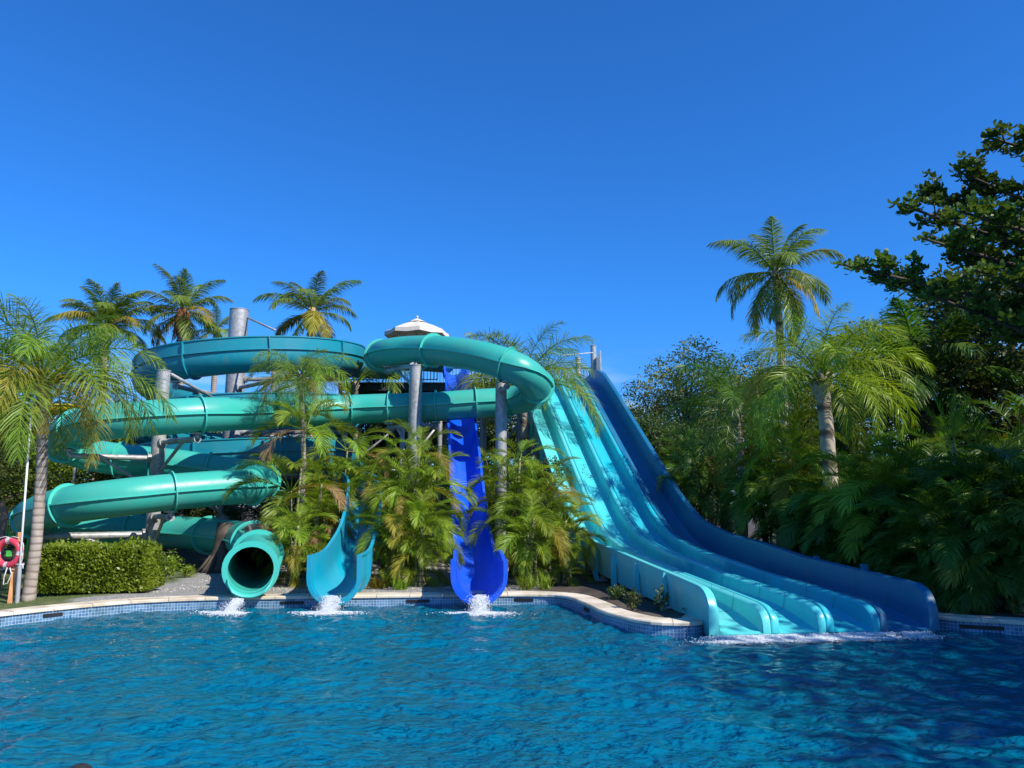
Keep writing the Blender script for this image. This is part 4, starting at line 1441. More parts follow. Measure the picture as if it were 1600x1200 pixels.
areca('pale arching clump behind the tube curl, left of the turquoise outlet', gp(460, 18.8), 3.5, 2, 1.5, 201, AG, M['l_areca'], 0.3, 10, 0.08, 0.12)
areca('low yellow green clump right of the round tube outlet', gp(462, 16.2), 1.2, 6, 0.85, 202, AG, M['l_areca'], 0.4, 6, 0.22)
areca('orange tinged clump above the round tube outlet', gp(496, 17.6), 2.1, 6, 0.85, 203, AG, M['l_areca'], 0.3, 7, 0.25, 0.1)
areca('tall clump behind the turquoise outlet', gp(532, 21.5), 3.2, 5, 1.35, 204, AG, M['l_areca'], 0.3, 8, 0.1, 0.12)
areca('leafy clump above the turquoise outlet on its left', gp(508, 18.2), 1.7, 5, 0.95, 213, AG, M['l_areca'], 0.3, 7, 0.15)
areca('tallest clump between the turquoise and royal blue outlets', gp(648, 17.2), 2.85, 6, 1.2, 205, AG, M['l_areca'], 0.24, 8, 0.1)
areca('low clump just right of the turquoise outlet', gp(616, 16.2), 1.35, 6, 0.9, 206, AG, M['l_areca'], 0.34, 6, 0.12)
areca('low dense clump left of the royal blue outlet', gp(658, 16.0), 1.45, 7, 0.95, 207, AG, M['l_areca'], 0.3, 7, 0.12, 0.06)
areca('slim clump behind the tallest one', gp(622, 19.5), 2.9, 5, 1.2, 214, AG, M['l_areca'], 0.25, 7, 0.12, 0.05)
areca('upright pale clump right of the royal blue slide', gp(806, 18.0), 2.7, 5, 1.15, 208, AG, M['l_areca'], 0.25, 8, 0.1)
areca('bushy clump left of the racing slide', gp(850, 17.6), 2.2, 6, 1.1, 209, AG, M['l_areca'], 0.32, 7, 0.1, 0.06)
areca('low bright clump right of the royal blue outlet', gp(830, 16.2), 1.35, 7, 0.95, 210, AG, M['l_areca'], 0.32, 7, 0.08)
areca('small clump pressed against the racing slide wall', gp(880, 16.6), 1.3, 6, 0.9, 211, AG, M['l_areca'], 0.3, 6, 0.1)
areca('thin clump behind the royal blue slide', gp(760, 24.5), 2.8, 5, 1.3, 212, AG, M['l_areca'], 0.25, 7, 0.1)

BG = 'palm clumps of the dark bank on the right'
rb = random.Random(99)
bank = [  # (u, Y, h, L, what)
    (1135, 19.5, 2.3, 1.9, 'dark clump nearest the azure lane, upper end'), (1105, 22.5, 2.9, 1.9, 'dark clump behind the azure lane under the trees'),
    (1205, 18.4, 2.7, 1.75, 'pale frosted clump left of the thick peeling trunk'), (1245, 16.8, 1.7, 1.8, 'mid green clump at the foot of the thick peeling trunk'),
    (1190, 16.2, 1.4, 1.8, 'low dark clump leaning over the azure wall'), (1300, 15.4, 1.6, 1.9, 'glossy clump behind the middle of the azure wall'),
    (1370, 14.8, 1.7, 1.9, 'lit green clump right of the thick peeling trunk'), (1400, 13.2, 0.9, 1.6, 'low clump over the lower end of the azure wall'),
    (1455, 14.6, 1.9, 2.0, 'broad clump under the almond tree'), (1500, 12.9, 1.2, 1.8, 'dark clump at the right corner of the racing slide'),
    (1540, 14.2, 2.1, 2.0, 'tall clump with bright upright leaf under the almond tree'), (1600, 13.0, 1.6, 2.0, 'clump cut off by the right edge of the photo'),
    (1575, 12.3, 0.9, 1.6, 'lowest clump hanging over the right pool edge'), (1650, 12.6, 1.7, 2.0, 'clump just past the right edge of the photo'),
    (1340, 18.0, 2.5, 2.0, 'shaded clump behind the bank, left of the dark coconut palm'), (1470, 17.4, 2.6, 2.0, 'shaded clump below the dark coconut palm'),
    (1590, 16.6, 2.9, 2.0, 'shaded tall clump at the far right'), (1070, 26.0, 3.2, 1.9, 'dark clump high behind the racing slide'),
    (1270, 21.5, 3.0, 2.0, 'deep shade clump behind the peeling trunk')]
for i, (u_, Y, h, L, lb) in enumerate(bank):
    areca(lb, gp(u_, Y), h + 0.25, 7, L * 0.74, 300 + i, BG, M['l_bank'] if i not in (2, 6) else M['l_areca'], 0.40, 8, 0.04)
# a second file of low plants right along the wall and coping
for i, (u_, Y, lb) in enumerate(((1255, 14.6, 'low fern like palm behind the azure wall, left of three'), (1335, 13.6, 'low fern like palm behind the azure wall, middle of three'), (1440, 12.7, 'low fern like palm behind the azure wall, right of three'))):
    areca(lb, gp(u_, Y), 0.8, 6, 1.1, 340 + i, BG, M['l_bank'], 0.6, 7, 0.03)
areca('small dark clump filling the gap behind the bend of the azure wall', gp(1172, 18.0), 1.3, 6, 1.0, 351, BG, M['l_bank'], 0.4, 7, 0.04)
areca('second small dark clump behind the bend of the azure wall', gp(1215, 15.6), 0.9, 6, 0.9, 352, BG, M['l_bank'], 0.4, 7, 0.04)
# bright new spear
for (u_, v_, Y, L) in ((1488, 690, 13.6, 0.9),):
    q = at(u_, v_, Y)
    r0 = empty('young_palm', (q.x, q.y, GZ), 'young palm with bright green unopened leaf spears on the dark bank', 'palm')
    mb = MB(); mb.tube([(0, 0, -0.1), (0, 0, q.z - GZ)], 0.03, 8); mb.build('cane', M['cane'], r0, smooth=True)
    crown(r0, (0, 0, q.z - GZ), 'spike', 5, 0.9, M['l_hedge'], random.Random(5), emax=86, emin=55, yellow=0)


# ------------------------------------------------------------------ broadleaf foliage
def leaf_cloud(mb, cx, cy, cz, rx, ry, rz, n, size, rg, shell=0.55, aspect=0.45, lumps=0.25):
    sd = rg.uniform(0, 100)
    for _ in range(n):
        while True:
            d = Vector((rg.gauss(0, 1), rg.gauss(0, 1), rg.gauss(0, 1)))
            if d.length > 0.1: break
        d.normalize()
        r_ = (shell + (1 - shell) * rg.random()) * (1 + lumps * 1.6 * noise.noise(d * 1.7 + Vector((sd, 0, 0))))
        c = Vector((cx + d.x * rx * r_, cy + d.y * ry * r_, cz + d.z * rz * r_))
        a = Vector((rg.gauss(0, 1), rg.gauss(0, 1), rg.gauss(0, .7))) + d * 0.8
        a.normalize()
        b = a.cross(Vector((rg.gauss(0, 1), rg.gauss(0, 1), rg.gauss(0, 1) + .5))).normalized()
        s = size * rg.uniform(0.6, 1.35)
        o = len(mb.v)
        mb.v += [tuple(c - a * s), tuple(c + b * s * aspect), tuple(c + a * s), tuple(c - b * s * aspect)]
        mb.f += [(o, o + 1, o + 2, o + 3)]


def broad_tree_meshes(seed, H, Rr, n, size, lowf=0.25):
    rg = random.Random(seed)
    tr = MB(); cr = MB()
    tr.tube([(0, 0, -0.2), (0.05, 0, H * 0.25), (0.1, 0.05, H * 0.55), (0.05, 0, H * 0.8)], [H * 0.03 + 0.06, H * 0.024 + 0.03, H * 0.016 + .02, 0.03], 9)
    nl = 15
    for i in range(nl):
        w = i * 2.4; f = rg.uniform(0.2, 0.95)
        z = H * (lowf + (0.93 - lowf) * ((i + 0.5) / nl))
        rad = Rr * (1 - 0.55 * max(0, (z / H - 0.6) / 0.4)) * f
        c = Vector((rad * math.cos(w), rad * math.sin(w), z))
        tr.tube([(0.07, 0.02, z * 0.62), ((c.x) * 0.5, c.y * 0.5, z * 0.86), tuple(c)], [0.07, 0.045, 0.02], 5)
        s = Rr * rg.uniform(0.36, 0.55)
        leaf_cloud(cr, c.x, c.y, c.z, s, s, s * 0.72, n // nl, size, rg, 0.45)
    a = bpy.data.meshes.new('tree_trunk'); a.from_pydata(tr.v, [], tr.f); a.materials.append(M['bark_dark'])
    b = bpy.data.meshes.new('tree_crown'); b.from_pydata(cr.v, [], cr.f); b.materials.append(M['l_tree'])
    return a, b


TM = [broad_tree_meshes(401, 8.0, 2.9, 15000, 0.085), broad_tree_meshes(402, 6.0, 2.6, 15000, 0.075, 0.12), broad_tree_meshes(403, 8.5, 2.3, 11000, 0.07, 0.2)]
TG = 'broadleaf trees beyond the slides'


def btree(kind, label, x, y, H, mat=None, wide=1.0, rz=0.0):
    a, b = TM[kind]
    h0 = (8.0, 6.0, 8.5)[kind]
    root = empty('broadleaf_tree', (x, y, GZ), label, 'tree', TG, rz)
    s = H / h0
    inst('trunk', a, root, (0, 0, 0), (0, 0, 0), s)
    inst('crown', b, root, (0, 0, 0), (0, 0, 0), (s * wide, s * wide, s), mat or M['l_tree'])


bl = [(2, 990, 37, 7.1, 'l_bamboo', 'airy grey green tree right behind the top of the azure lane'), (2, 1035, 35, 7.4, 'l_bamboo', 'yellowish feathery tree behind the racing slide'),
      (2, 1078, 33, 8.8, 'l_bamboo', 'highest thin sprayed bamboo like tree right of the racing slide'), (0, 1130, 36, 8.4, 'l_tree', 'round dark tree left of the tall coconut trunk'),
      (0, 1215, 34, 7.9, 'l_bamboo', 'sunlit tree behind the tall coconut trunk'), (0, 1290, 31, 6.8, 'l_tree', 'dark tree right of the tall coconut trunk'),
      (1, 1050, 28, 4.9, 'l_tree', 'low dark tree filling the gap beside the azure lane'), (0, 1435, 24, 7.8, 'l_tree', 'dark tree behind the dark coconut palm'),
      (0, 1525, 21, 7.9, 'l_tree', 'dark tree behind the almond branches'), (0, 1625, 19.5, 8.6, 'l_tree', 'dark tree at the right edge behind the bank'),
      (0, -40, 36, 7.0, 'l_tree', 'dark tree at the far left edge'), (1, 25, 34, 5.9, 'l_tree', 'dark tree left of the big left trunk'),
      (1, 40, 29, 4.4, 'l_hedge', 'bright yellow green shrub tree left of the big left trunk'), (1, 110, 33, 5.2, 'l_tree', 'shaded tree behind the far left tube bends'),
      (1, 175, 30, 4.9, 'l_hedge', 'sunlit yellow green tree between the left tube runs'), (1, 250, 35, 6.4, 'l_tree', 'dark tree behind the left steel column'),
      (0, 330, 36, 6.3, 'l_tree', 'dark tree behind the spiral flume, left half'), (1, 420, 35, 6.0, 'l_tree', 'dark tree behind the spiral flume, right half'),
      (1, 505, 37, 7.0, 'l_bamboo', 'thin pale tree below the platform left end'), (1, 590, 36.5, 7.0, 'l_tree', 'dark tree below the platform middle'),
      (1, 690, 36.5, 7.0, 'l_tree', 'dark tree behind the royal blue slide'), (1, 780, 36.5, 7.0, 'l_tree', 'dark tree under the platform right half'),
      (1, 870, 37, 7.0, 'l_tree', 'dark tree behind the racing slide lanes'), (1, 560, 33.8, 5.6, 'l_tree', 'dark leafy tree right of the spiral under the platform'), (1, 640, 34.4, 5.6, 'l_tree', 'dark leafy tree behind the steel column'), (1, 300, 29.5, 2.8, 'l_tree', 'low dark bush below the spiral flume'),
      (1, 480, 27.5, 2.7, 'l_tree', 'low dark bush right of the spiral flume'), (1, 610, 27, 3.0, 'l_tree', 'low dark bush under the tube crossing'),
      (1, 760, 26, 3.0, 'l_tree', 'low dark bush right of the royal blue chute'), (1, 190, 27, 2.2, 'l_tree', 'low dark bush behind the hedge'),
      (1, 380, 26.0, 1.6, 'l_tree', 'low bush between hedge and tube outlet'), (1, 860, 23.5, 3.0, 'l_tree', 'low dark bush under the racing slide edge')]
for i, (k, u_, Y, H, mk, lb) in enumerate(bl):
    q = at(u_, 700, Y)
    btree(k, lb, q.x, Y, H, M[mk], 1.0 if k else 1.1, i * 1.3)
for i, (x, y, H, mk, lb) in enumerate(((-17.5, 24, 6.5, 'l_tree', 'dark tree past the left edge, beyond the yellowish palm'), (-22, 32, 7.5, 'l_tree', 'taller dark tree far past the left edge'), (-15.0, 30, 5.5, 'l_hedge', 'yellow green tree past the left edge'))):
    btree(1, lb, x, y, H, M[mk], 1.2, i)
# tall shade trees past the right edge of the frame
for i, (x, y, H, lb) in enumerate(((12.8, 7.4, 8.6, 'tall shade tree beside the pool past the right edge, farther one'), (12.9, 2.5, 10.0, 'tall shade tree beside the pool past the right edge, nearer one'))):
    btree(0, lb, x, y, H, M['l_almond'], 1.15, i)

# ------------------------------------------------------------------ sea almond tree: tiers of level branches set with leaf rosettes
def rosette(seed):
    rg = random.Random(seed); mb = MB()
    n = 9
    for k in range(n):
        w = 2 * math.pi * k / n + rg.uniform(-.3, .3); el = R(rg.uniform(-5, 60) if k % 2 else rg.uniform(-35, 20))
        L = rg.uniform(0.115, 0.17); wd = L * 0.27
        d = Vector((math.cos(w) * math.cos(el), math.sin(w) * math.cos(el), math.sin(el)))
        s = Vector((-math.sin(w), math.cos(w), 0)); tw = rg.uniform(-.4, .4); s = (s * math.cos(tw) + d.cross(s) * math.sin(tw))
        nn = d.cross(s)
        o = len(mb.v)
        for t, ww, b in ((0.08, 0.10, 0), (0.45, 0.7, 0.02), (0.8, 1.0, 0.01), (1.0, 0.45, -0.03)):
            c = d * (L * t) - nn * b
            mb.v += [tuple(c - s * wd * ww), tuple(c + s * wd * ww)]
        mb.f += [(o, o + 1, o + 3, o + 2), (o + 2, o + 3, o + 5, o + 4), (o + 4, o + 5, o + 7, o + 6)]
    me = bpy.data.meshes.new('leaf_rosette'); me.from_pydata(mb.v, [], mb.f); me.materials.append(M['l_almond']); return me


RS = [rosette(600 + k) for k in range(5)]
AX, AY = 11.6, 11.8
alm = empty('almond_tree', (AX, AY, GZ), 'spreading almond tree with big glossy leaves in level tiers at the top right', 'tree')
mb = MB(); mb.tube([(0, 0, -.2), (0.05, 0, 2), (-.1, -.1, 4.5), (0, 0, 7), (0.1, 0, 9.5)], [0.3, 0.24, 0.2, 0.14, 0.06], 12); mb.build('trunk', M['bark_dark'], alm, smooth=True)
rg = random.Random(77)
tiers = []
for (u_, v_, Y, hz, dens) in ((1312, 412, 12.6, 4.1, 1.0), (1400, 318, 12.8, 4.8, 1.0), (1440, 372, 12.2, 4.4, 1.0), (1440, 296, 13.6, 5.0, .8), (1497, 268, 12.6, 5.6, .8), (1545, 215, 12.8, 6.3, .8), (1598, 200, 12.2, 7.0, .9),
                        (1370, 440, 13.8, 3.8, 1.0), (1450, 460, 12.0, 3.4, 1.0), (1500, 330, 11.6, 5.0, 1.0), (1520, 420, 11.4, 4.2, 1.0), (1560, 480, 12.2, 3.4, 1.0), (1570, 300, 12.4, 5.6, 1.0),
                        (1620, 380, 11.2, 4.8, 1.0), (1640, 260, 11.6, 6.2, 1.0), (1480, 400, 13.0, 4.6, 1.0), (1540, 360, 13.0, 5.2, 1.0), (1620, 440, 13.0, 4.0, 1.0), (1680, 330, 12, 5.4, 1), (1700, 220, 12, 6.8, 1)):
    tiers.append((at(u_, v_, Y) - Vector((AX, AY, GZ)), hz))
for k in range(7):     # the half of the crown past the frame
    w = R(-110 + 130 * k / 6); hz = rg.uniform(4, 7.5); rr = rg.uniform(2.8, 5.2) * (1 - 0.4 * max(0, (hz - 5) / 3))
    tiers.append((Vector((rr * math.cos(w), rr * math.sin(w), hz + rg.uniform(.3, .9))), hz))
ros = []
for tip, hz in tiers:
    st_ = Vector((0, 0, min(hz, 8.5)))
    mid = st_.lerp(tip, 0.5) + Vector((rg.uniform(-.2, .2), rg.uniform(-.2, .2), -0.15))
    br = catmull([st_, mid, tip], 8)
    mb = MB(); nn = len(br); mb.tube(br, [0.075 - 0.06 * i / nn for i in range(nn)], 6)
    d = (tip - st_); d.z = 0; Lb = d.length; d.normalize(); sd = Vector((-d.y, d.x, 0))
    for j in range(int(Lb * 6.8)):
        t = rg.uniform(0.28, 1.0) ** 0.75
        q = br[min(nn - 1, int(t * (nn - 1)))]
        ln = rg.uniform(0.15, 0.85) * (1.15 - t) + 0.12
        sg = rg.choice((-1, 1))
        e = q + sd * sg * ln + d * ln * 0.5 + Vector((0, 0, rg.uniform(-0.08, 0.28)))
        mb.tube([q, e], [0.016, 0.007], 4)
        for _ in range(3):
            ros.append((q.lerp(e, rg.uniform(0.45, 1.0)) + Vector((rg.uniform(-.13, .13), rg.uniform(-.13, .13), rg.uniform(0, .12))), rg.uniform(0.75, 1.2)))
    ros.append((tip, 1.0))
    mb.build('branch', M['bark_dark'], alm, smooth=True)


def fcam(q):
    w = q + Vector((AX, AY, GZ)); return (w - Vector((0, 0, CAMZ))).length + (50 if w.x > 0.68 * w.y + 0.3 else 0)


ros.sort(key=lambda a: fcam(a[0]))
for i, (q, s) in enumerate(ros[:298]):
    inst('leaf_cluster', RS[i % 5], alm, q, (rg.uniform(-.4, .4), rg.uniform(-.4, .4), rg.uniform(0, 6.28)), s)
mb = MB()
for i, (q, s) in enumerate(ros[298:]):
    me = RS[i % 5]; mt = Matrix.Rotation(rg.uniform(0, 6.28), 3, 'Z') @ Matrix.Rotation(rg.uniform(-.4, .4), 3, 'X')
    mb.add([mt @ (v_.co * s) + q for v_ in me.vertices], [tuple(p_.vertices) for p_ in me.polygons])
mb.build('leaves', M['l_almond'], alm)['kind'] = 'stuff'

# ------------------------------------------------------------------ clipped hedge at left
hr = random.Random(8)
hl = [Vector((-8.35, 14.35, 0)), Vector((-7.6, 14.55, 0)), Vector((-6.9, 14.85, 0)), Vector((-6.55, 15.1, 0))]
hedge = empty('clipped_hedge', (-7.4, 14.9, GZ), 'clipped bright green box hedge beside the pool at left', 'hedge')
cx, cy = -7.88, 15.0
HX, HY, HZ = 1.06, 0.55, 0.88
hang = R(10)
def hw(a, b, z):
    return (cx + a * math.cos(hang) - b * math.sin(hang), cy + a * math.sin(hang) + b * math.cos(hang), GZ + z)
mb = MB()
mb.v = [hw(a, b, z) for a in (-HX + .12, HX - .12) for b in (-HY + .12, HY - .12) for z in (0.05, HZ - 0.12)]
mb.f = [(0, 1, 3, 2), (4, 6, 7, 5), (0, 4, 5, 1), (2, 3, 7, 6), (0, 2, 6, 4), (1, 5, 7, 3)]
mb.build('dark_core', M['core'], hedge, org=hedge.location)  # plain filler box; its dark colour stands for shade behind the leaves
mb = MB()
for _ in range(15000):
    face = hr.random()
    a, b, z = hr.uniform(-HX, HX), hr.uniform(-HY, HY), hr.uniform(0.05, HZ)
    if face < 0.45: b = -HY + abs(hr.gauss(0, 0.075)); n_ = Vector((0, -1, .2))
    elif face < 0.75: z = HZ - abs(hr.gauss(0, 0.05)); n_ = Vector((0, 0, 1))
    elif face < 0.88: a = HX - abs(hr.gauss(0, 0.05)); n_ = Vector((1, 0, .2))
    elif face < 0.95: a = -HX + abs(hr.gauss(0, 0.05)); n_ = Vector((-1, 0, .2))
    else: b = HY - abs(hr.gauss(0, .05)); n_ = Vector((0, 1, .2))
    wv_ = 0.11 * noise.noise(Vector((a * 2.2, b * 2.2, z * 2.2)))
    # rounded corners
    q = Vector((a / HX, b / HY, (z - HZ * .5) / (HZ * .5)))
    k = (abs(q.x) ** 8 + abs(q.y) ** 8 + abs(max(q.z, 0)) ** 8) ** (1 / 8)
    if k > 1: a, b, z = a / k, b / k, (HZ * .5 + (z - HZ * .5) / k if z > HZ * .5 else z)
    c = Vector(hw(a, b, z)) + n_ * wv_
    if z > HZ * 0.9 and hr.random() < 0.06: c.z += hr.uniform(0.02, 0.10)
    ax = (n_ + Vector((hr.gauss(0, .8), hr.gauss(0, .8), hr.gauss(0, .6) + .5))).normalized()
    bx = ax.cross(Vector((hr.gauss(0, 1), hr.gauss(0, 1), hr.gauss(0, 1)))).normalized()
    s = hr.uniform(0.022, 0.046)
    o = len(mb.v)
    mb.v += [tuple(c - ax * s), tuple(c + bx * s * .55), tuple(c + ax * s), tuple(c - bx * s * .55)]
    mb.f.append((o, o + 1, o + 2, o + 3))
mb.build('foliage', M['l_hedge'], hedge, org=hedge.location)['kind'] = 'stuff'

# small plants along the coping
def shrub(label, x, y, rx, rz, n, size, mat, seed, group='small shrubs near the coping'):
    rg = random.Random(seed)
    root = empty('shrub', (x, y, GZ), label, 'shrub', group)
    mb = MB()
    for k in range(6):
        w = k * 1.05; mb.tube([(0, 0, -.05), (rx * .5 * math.cos(w), rx * .5 * math.sin(w), rz * rg.uniform(1.0, 1.7))], [0.012, 0.005], 4)
    mb.build('stem', M['cane'], root)
    mb = MB(); leaf_cloud(mb, 0, 0, rz, rx, rx, rz, n, size, rg, 0.3); mb.build('foliage', mat, root)


for i, (u_, Y, rx, rz, mk, lb) in enumerate(((268, 17.5, 0.3, 0.32, 'l_hedge', 'small bright shrub right of the hedge on the gravel'), (300, 17.9, 0.2, 0.16, 'l_hedge', 'tiny shrub on the gravel beside the stump'),
        (985, 12.6, 0.16, 0.16, 'l_tree', 'low shrub under the racing slide near the first post'), (1030, 12.3, 0.13, 0.2, 'l_tree', 'wispy shrub under the racing slide near the middle post'),
        (962, 13.9, 0.2, 0.12, 'l_tree', 'dark shrub in the bend of the coping'), (1075, 12.0, 0.13, 0.09, 'l_tree', 'tiny dark shrub under the lowest slide flange'))):
    q = gp(u_, Y); shrub(lb, q[0], q[1], rx, rz, int(700 * (rx / 0.25) ** 2), 0.028, M[mk], 700 + i)
def tuft(label, u_, Y, mat, seed, h=0.35, n=90):
    rg = random.Random(seed); q = gp(u_, Y)
    root = empty('grass_tuft', (q[0], q[1], GZ), label, 'grass tuft')
    mb = MB()
    for _ in range(n):
        w = rg.uniform(0, 6.28); ln = h * rg.uniform(.6, 1.2); o = rg.uniform(.2, .9)
        b = Vector((rg.uniform(-.12, .12), rg.uniform(-.1, .1), 0)); d = Vector((math.cos(w) * o, math.sin(w) * o, 1)).normalized()
        s = Vector((-math.sin(w), math.cos(w), 0)) * 0.006
        m1 = b + d * ln * .6; e = m1 + (d + Vector((0, 0, -.7))).normalized() * ln * .5
        k = len(mb.v); mb.v += [tuple(b - s), tuple(b + s), tuple(m1 - s), tuple(m1 + s), tuple(e)]; mb.f += [(k, k + 1, k + 3, k + 2), (k + 2, k + 3, k + 4)]
    mb.build('blades', mat, root)['kind'] = 'stuff'


tuft('spiky grass tuft beside the coping right of the royal blue outlet', 822, 15.35, M['l_areca'], 1)
tuft('second finer grass tuft left of the coping bend', 850, 15.4, M['l_areca'], 2, 0.28)
tuft('orange leaved tuft right of the turquoise outlet', 592, 15.6, M['l_yellow'], 3, 0.3)
tuft('green tuft left of the royal blue outlet', 628, 15.4, M['l_areca'], 4, 0.3)

# lawn blades and gravel pebbles
rg = random.Random(12); mb = MB()
for _ in range(22000):
    x = rg.uniform(-11.5, -7.2); y = rg.uniform(10.5, 17.5)
    q = min(range(0, NP, 4), key=lambda i: (pool[i].x - x) ** 2 + (pool[i].y - y) ** 2) if False else None
    # stay outside the coping: test against the outline near the left bend
    edge = np.interp(x, [-11, -10.4, -9.2, -8.3, -7.6, -6.9], [0, 6.2, 10.2, 12.4, 13.6, 14.2])
    if y < edge + 0.12: continue
    w = rg.uniform(0, 6.28); h = rg.uniform(0.03, 0.075)
    s = Vector((math.cos(w), math.sin(w), 0)) * 0.006; o = len(mb.v)
    ln = Vector((rg.uniform(-.03, .03), rg.uniform(-.03, .03), 0))
    b = Vector((x, y, GZ - 0.03 + 0.05 * noise.noise(Vector((x * .5, y * .5, 0)))))
    mb.v += [tuple(b - s), tuple(b + s), tuple(b + ln + Vector((0, 0, h)))]; mb.f.append((o, o + 1, o + 2))
tag(mb.build('lawn_grass', M['l_grass']), 'short sunlit lawn beside the pool coping at far left', 'grass', kind='stuff')
mb = MB()
for _ in range(5200):
    x = rg.uniform(-6.9, 0.6); y = rg.uniform(14.9, 22); s = rg.uniform(0.012, 0.035)
    if y < np.interp(x, [-7, -6, -4.7, 0.8], [14.3, 14.55, 14.85, 15.35]): continue
    zc = GZ + 0.05 * noise.noise(Vector((x * .5, y * .5, 0)))
    o = len(mb.v); a = rg.uniform(0, 3)
    mb.v += [(x + s * math.cos(a), y + s * math.sin(a), zc), (x + s * math.cos(a + 2.1), y + s * math.sin(a + 2.1), zc), (x + s * math.cos(a + 4.2), y + s * math.sin(a + 4.2), zc), (x, y, zc + s * .8)]
    mb.f += [(o, o + 1, o + 3), (o + 1, o + 2, o + 3), (o + 2, o, o + 3)]
tag(mb.build('gravel', M['stone']), 'grey gravel bed behind the pool coping', 'gravel', kind='stuff')

# ------------------------------------------------------------------ ring buoy stand and pole at far left
b0 = Vector((-8.62, 13.45, GZ))
stand = empty('buoy_stand', b0, 'leaning orange wooden stand for the ring buoy', 'stand')
b_top = at(31, 832, 13.6); b_bot = at(16, 940, 13.4)
mb = MB(); mb.bar(b_bot - Vector((0, 0, .1)), b_top, 0.075, 0.075); mb.build('post', M['orange_wood'], stand, org=b0)
pc = at(12, 851, 13.55)
mb = MB(); mb.bar(pc - Vector((0.45, 0, 0)), pc + Vector((0.0, -0.02, 0)), 0.05, 0.05); mb.build('crossbar', M['orange_wood'], stand, org=b0)
bc = at(13, 864, 13.45)
bu = empty('ring_buoy', bc, 'red ring buoy with silver bands hanging on the orange stand', 'ring buoy')
def torus(R0, r0, c, axr, a0=0, a1=360, n=32, m_=12, sq=1.0):
    mb = MB(); rows = []
    full = (a1 - a0) >= 360
    for i in range(n + (0 if full else 1)):
        w = R(a0 + (a1 - a0) * i / n)
        for k in range(m_):
            f = 2 * math.pi * k / m_
            q = Vector(((R0 + r0 * math.cos(f)) * math.cos(w), r0 * math.sin(f) * sq, (R0 + r0 * math.cos(f)) * math.sin(w)))
            mb.v.append(tuple(axr @ q + c))
    cnt = n if full else n
    for i in range(cnt):
        i2 = (i + 1) % n if full else i + 1
        for k in range(m_):
            k2 = (k + 1) % m_
            mb.f.append((i * m_ + k, i * m_ + k2, i2 * m_ + k2, i2 * m_ + k))
    if not full:
        mb.f.append(tuple(range(m_))); mb.f.append(tuple(n * m_ + k for k in range(m_))[::-1])
    return mb
axr = Matrix.Rotation(R(-4), 3, 'Z')
torus(0.205, 0.055, Vector((0, 0, 0)), axr).build('ring', M['buoy'], bu, smooth=True)
for w in (0, 90, 180, 270):
    torus(0.205, 0.058, Vector((0, 0, 0)), axr, w - 9, w + 9, 4).build('band', M['tape'], bu, smooth=True)
mb = MB()
for k in range(4):
    a0 = R(k * 90 + 2); pts = []
    for j in range(7):
        w = a0 + R(86) * j / 6; rr = 0.262 + 0.045 * math.sin(math.pi * j / 6) ; pts.append(axr @ Vector((rr * math.cos(w), -0.01, rr * math.sin(w) - 0.0)))
    mb.tube(pts, 0.007, 5)
mb.build('grab_line', M['rope'], bu, smooth=True)
mb = MB(); mb.tube([axr @ Vector((0.1, -.06, -0.24)), Vector((0.12, -.05, -0.35)), Vector((0.07, -.05, -0.50)), Vector((0.0, -.05, -0.52)), Vector((0.0, -.05, -0.40)), axr @ Vector((0.05, -.06, -0.24))], 0.009, 5)
mb.build('throw_rope', M['rope'], bu, smooth=True)
mb = MB(); mb.box((0, 0.02, -0.01), (0.10, 0.01, 0.10), axr); mb.build('sign_plate', M['play_green'], bu)
wp0 = at(27, 938, 13.35); wp1 = at(50, 630, 13.5)
wp = empty('leaning_pole', (wp0.x, wp0.y, GZ), 'thin white pole with a grey lower sleeve leaning beside the big left trunk', 'pole')
mb = MB(); mb.tube([wp0 - Vector((0, 0, .08)), wp1], 0.018, 10); mb.build('pole', M['white_pole'], wp, org=wp.location, smooth=True)
mb = MB(); mb.tube([wp0 - Vector((0, 0, .08)), wp0.lerp(wp1, 0.17)], 0.034, 12); mb.build('sleeve', M['grey_pole'], wp, org=wp.location, smooth=True, sharp=40)
mb = MB(); q = wp0.lerp(wp1, 0.175); mb.tube([q - Vector((0.07, 0, 0)), q + Vector((0.07, 0, 0))], 0.012, 8); mb.tube([q + Vector((0.05, 0, 0)), q + Vector((0.07, -.02, -0.07))], 0.008, 6)
mb.build('cleat', M['white_pole'], wp, org=wp.location, smooth=True)
for i, (u_, vt, Y, lb) in enumerate(((8, 795, 15.6, 'brown wooden post behind the ring buoy'), (3, 785, 16.4, 'grey brown post cut by the left photo edge'))):
    q = at(u_, vt, Y); root = empty('wooden_post', (q.x, q.y, GZ), lb, 'post')
    mb = MB(); mb.tube([(0, 0, -.1), (0, 0, q.z - GZ)], 0.06, 10); mb.build('shaft', M['brown_wood'], root, smooth=True, sharp=40)
    mb = MB(); mb.tube([(0, 0, q.z - GZ), (0, 0, q.z - GZ + 0.03)], 0.068, 10); mb.build('cap', M['brown_wood'], root, smooth=True, sharp=40)
